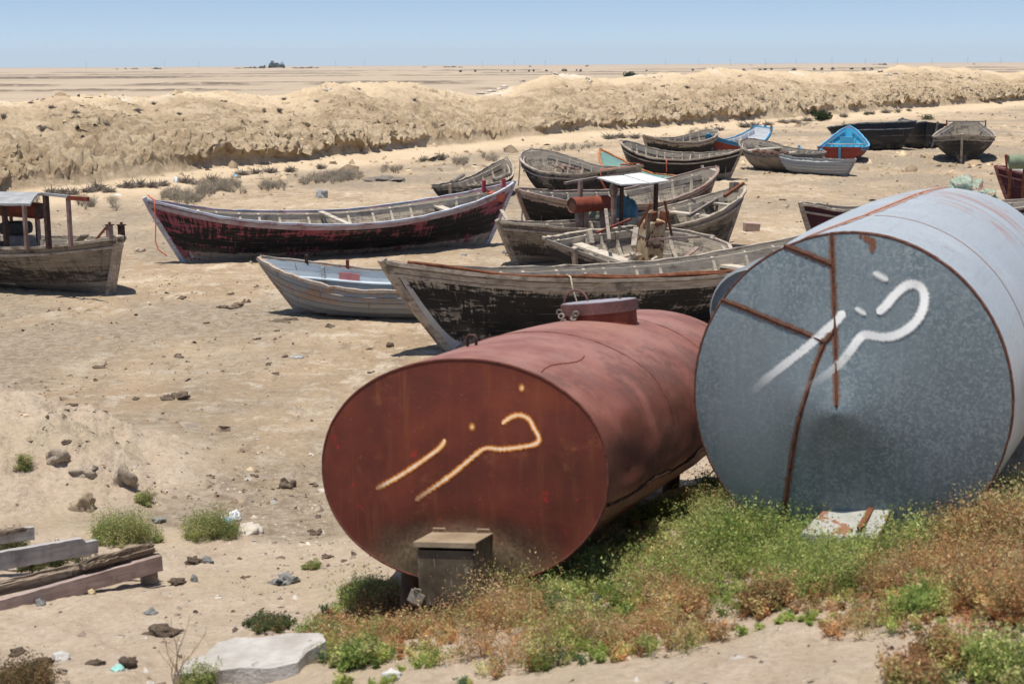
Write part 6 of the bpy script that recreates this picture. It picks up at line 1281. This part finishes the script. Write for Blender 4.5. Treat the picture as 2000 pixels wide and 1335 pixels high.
timber('grey_board', 'pale grey board on edge with a step cut in its right end', atz(-60, 1122, zB+.16), atz(188, 1078, zB+.10), .06, .135, M_tg, notch=(.11, .035), seed=1)
timber('grey_board', 'grey board at the left edge under a rotten log', atz(-80, 1070, zB+.16), atz(66, 1052, zB+.14), .05, .10, M_tg, seed=2)
splinters('rotten_log', 'dark rotten log on top of the grey board at the left edge', atz(-80, 1056, zB+.28), atz(54, 1036, zB+.26), .10, .05, M_tr, 24, 3)
timber('pink_board', 'long pinkish brown board on edge running to the wooden block', atz(-70, 1222, zB+.05), atz(315, 1112, zB+.12), .05, .115, M_tp, seed=4)
splinters('rotten_beam', 'long dark splintered beam lying behind the pinkish board', atz(-60, 1172, zB+.16), atz(310, 1090, zB+.17), .13, .10, M_tr, 34, 5)
splinters('rotten_beam', 'short splintered piece on top of the dark splintered beam', atz(160, 1112, zB+.24), atz(304, 1074, zB+.25), .10, .075, M_tr2, 20, 6)
c = gpt(292, 1138); o = tag(MB().box((0, 0, .055), (.12, .10, .13), jit=.006).build('wooden_block', M_tb, None, bevel=.02), 'pale wooden block under the right end of the pinkish board', 'block'); o.location = c; o.rotation_euler = (0, 0, .5)
c = atz(163, 1080, zB+.02); o = tag(MB().box((0, 0, .04), (.12, .1, .12), jit=.004).build('wooden_block', M_tb, None, bevel=.008), 'wooden block under the right end of the grey board', 'block'); o.location = c; o.rotation_euler = (0, 0, .35)
c = gpt(230, 1140); o = tag(MB().box((0, 0, .02), (.16, .03, .05), jit=.004).build('wood_scrap', simple('orange_wood', (.3, .15, .06), (.5, .3, .15), 8), None), 'orange stained wood scrap under the pinkish board', 'wood'); o.location = c+Vector((0, .06, .02)); o.rotation_euler = (0, 0, .3)
c = gpt(262, 1135); tag(MB().tube([c+Vector((.05, 0, .04)), c+Vector((-.1, 0, .03)), c+Vector((-.45, -.15, .01))], .014, 7).build('black_pipe', M_dsteel, None), 'black pipe on the ground below the pinkish board', 'pipe')
rock(180, 1160, 16, 12, 'yellow stone under the pinkish board', 81, simple('yellow_stone', (.5, .38, .2), (.6, .5, .3))); rock(78, 1183, 22, 14, 'grey stone under the pinkish board', 82, M_rockg)
# ---- pale slab at the bottom and litter
c = gpt(480, 1318, 6); M_slab = simple('pale_slab', (.33, .30, .26), (.50, .47, .43), 5, .9, 0, .8, 14, .03, spots=((.24, .19, .14), 6, .62))
r9 = random.Random(9); OUT = [(-.36, -.20), (-.20, -.24), (.02, -.23), (.18, -.26), (.33, -.22), (.36, -.05), (.44, .08), (.42, .20), (.25, .23), (.05, .21), (-.10, .25), (-.18, .20), (-.22, .04), (-.31, -.05)]
mb = MB(); n9 = len(OUT)
for lv, (z_, sc9) in enumerate(((-.05, 1.03), (.02, 1.0), (.0, .0), (.0, .0))):
    if lv > 1: continue
    for x, y in OUT: mb.v.append((x*sc9+r9.uniform(-.008, .008), y*sc9+r9.uniform(-.008, .008), z_ if lv == 0 else .09+.07*(x+.35)/.8+.09*(y+.2)*.4+r9.uniform(-.006, .006)))
for x, y in OUT: mb.v.append((x*.93, y*.92, .102+.07*(x+.35)/.8+.09*(y+.2)*.4+r9.uniform(-.005, .005)))
mb.v.append((.05, 0, .14))
for i in range(n9):
    j = (i+1) % n9; mb.quad((i, j, n9+j, n9+i)); mb.quad((n9+i, n9+j, 2*n9+j, 2*n9+i)); mb.quad((2*n9+i, 2*n9+j, 3*n9))
o = tag(mb.build('pale_slab', M_slab, None), 'pale white slab lying at the bottom edge of the picture', 'slab'); o.location = c
M_plb = simple('blue_plastic', (.08, .30, .50), (.20, .50, .70), 6, .4); M_plw = simple('white_plastic', (.55, .58, .60), (.75, .77, .78), 6, .5); M_clo = simple('cream_cloth', (.42, .37, .30), (.60, .54, .46), 6, .9, 0, .8, 20, .02)
for (x, y, s_, h_, mt, nm, lb, sd_) in ((442, 1022, .035, .045, M_plb, 'plastic_bag', 'bright blue plastic scrap beside the yellow green shrub', 1), (460, 1016, .055, .06, M_plw, 'plastic_bag', 'white plastic bag behind the cream cloth', 2), (487, 1040, .11, .065, M_clo, 'cloth', 'crumpled cream cloth right of the shrub', 3), (436, 1014, .035, .03, M_clo, 'cloth', 'small cream scrap behind the blue plastic scrap', 4),
        (344, 357, .10, .16, M_plw, 'plastic_bag', 'white plastic bag caught in the dry shrubs', 5), (228, 383, .16, .04, M_plw, 'plastic_bag', 'flat white litter in front of the dry shrubs', 6), (459, 345, .08, .05, M_plb, 'plastic_bag', 'tiny blue litter near the foot of the earth bank', 7), (228, 1308, .04, .018, simple('teal_plastic', (.2, .42, .38), (.35, .58, .52)), 'plastic_bag', 'teal plastic scrap near the bottom left', 8), (580, 697, .10, .01, M_rockg, 'plastic_bag', 'grey flat scrap on the open mud', 9)):
    crumple(nm, lb, 'litter', gpt(x, y), s_, s_, h_, mt, sd_+20, 14, amp=.45)
c = gpt(755, 352); crumple('seaweed_heap', 'flat grey heap of dried weed on the mud behind the pink boat', 'heap', c, .55, .5, .10, simple('dried_weed', (.12, .10, .08), (.30, .26, .22), 12, .95, 0, 1, 30, .05), 51, 24, amp=.5)
# ================================================================ thin desert haze
mb = MB(); mb.box((0, 2800, 24.5), (7000, 6400, 54.9)); hz = mb.build('haze', NM('haze').m); hz['kind'] = 'stuff'; hz['label'] = 'thin pale haze over the flat desert plain'
m_ = hz.data.materials[0]; t = m_.node_tree; t.nodes.clear(); ou = t.nodes.new('ShaderNodeOutputMaterial'); pv = t.nodes.new('ShaderNodeVolumePrincipled')
pv.inputs['Color'].default_value = (.86, .92, 1, 1); pv.inputs['Density'].default_value = .00007; pv.inputs['Anisotropy'].default_value = .2; t.links.new(pv.outputs[0], ou.inputs['Volume'])
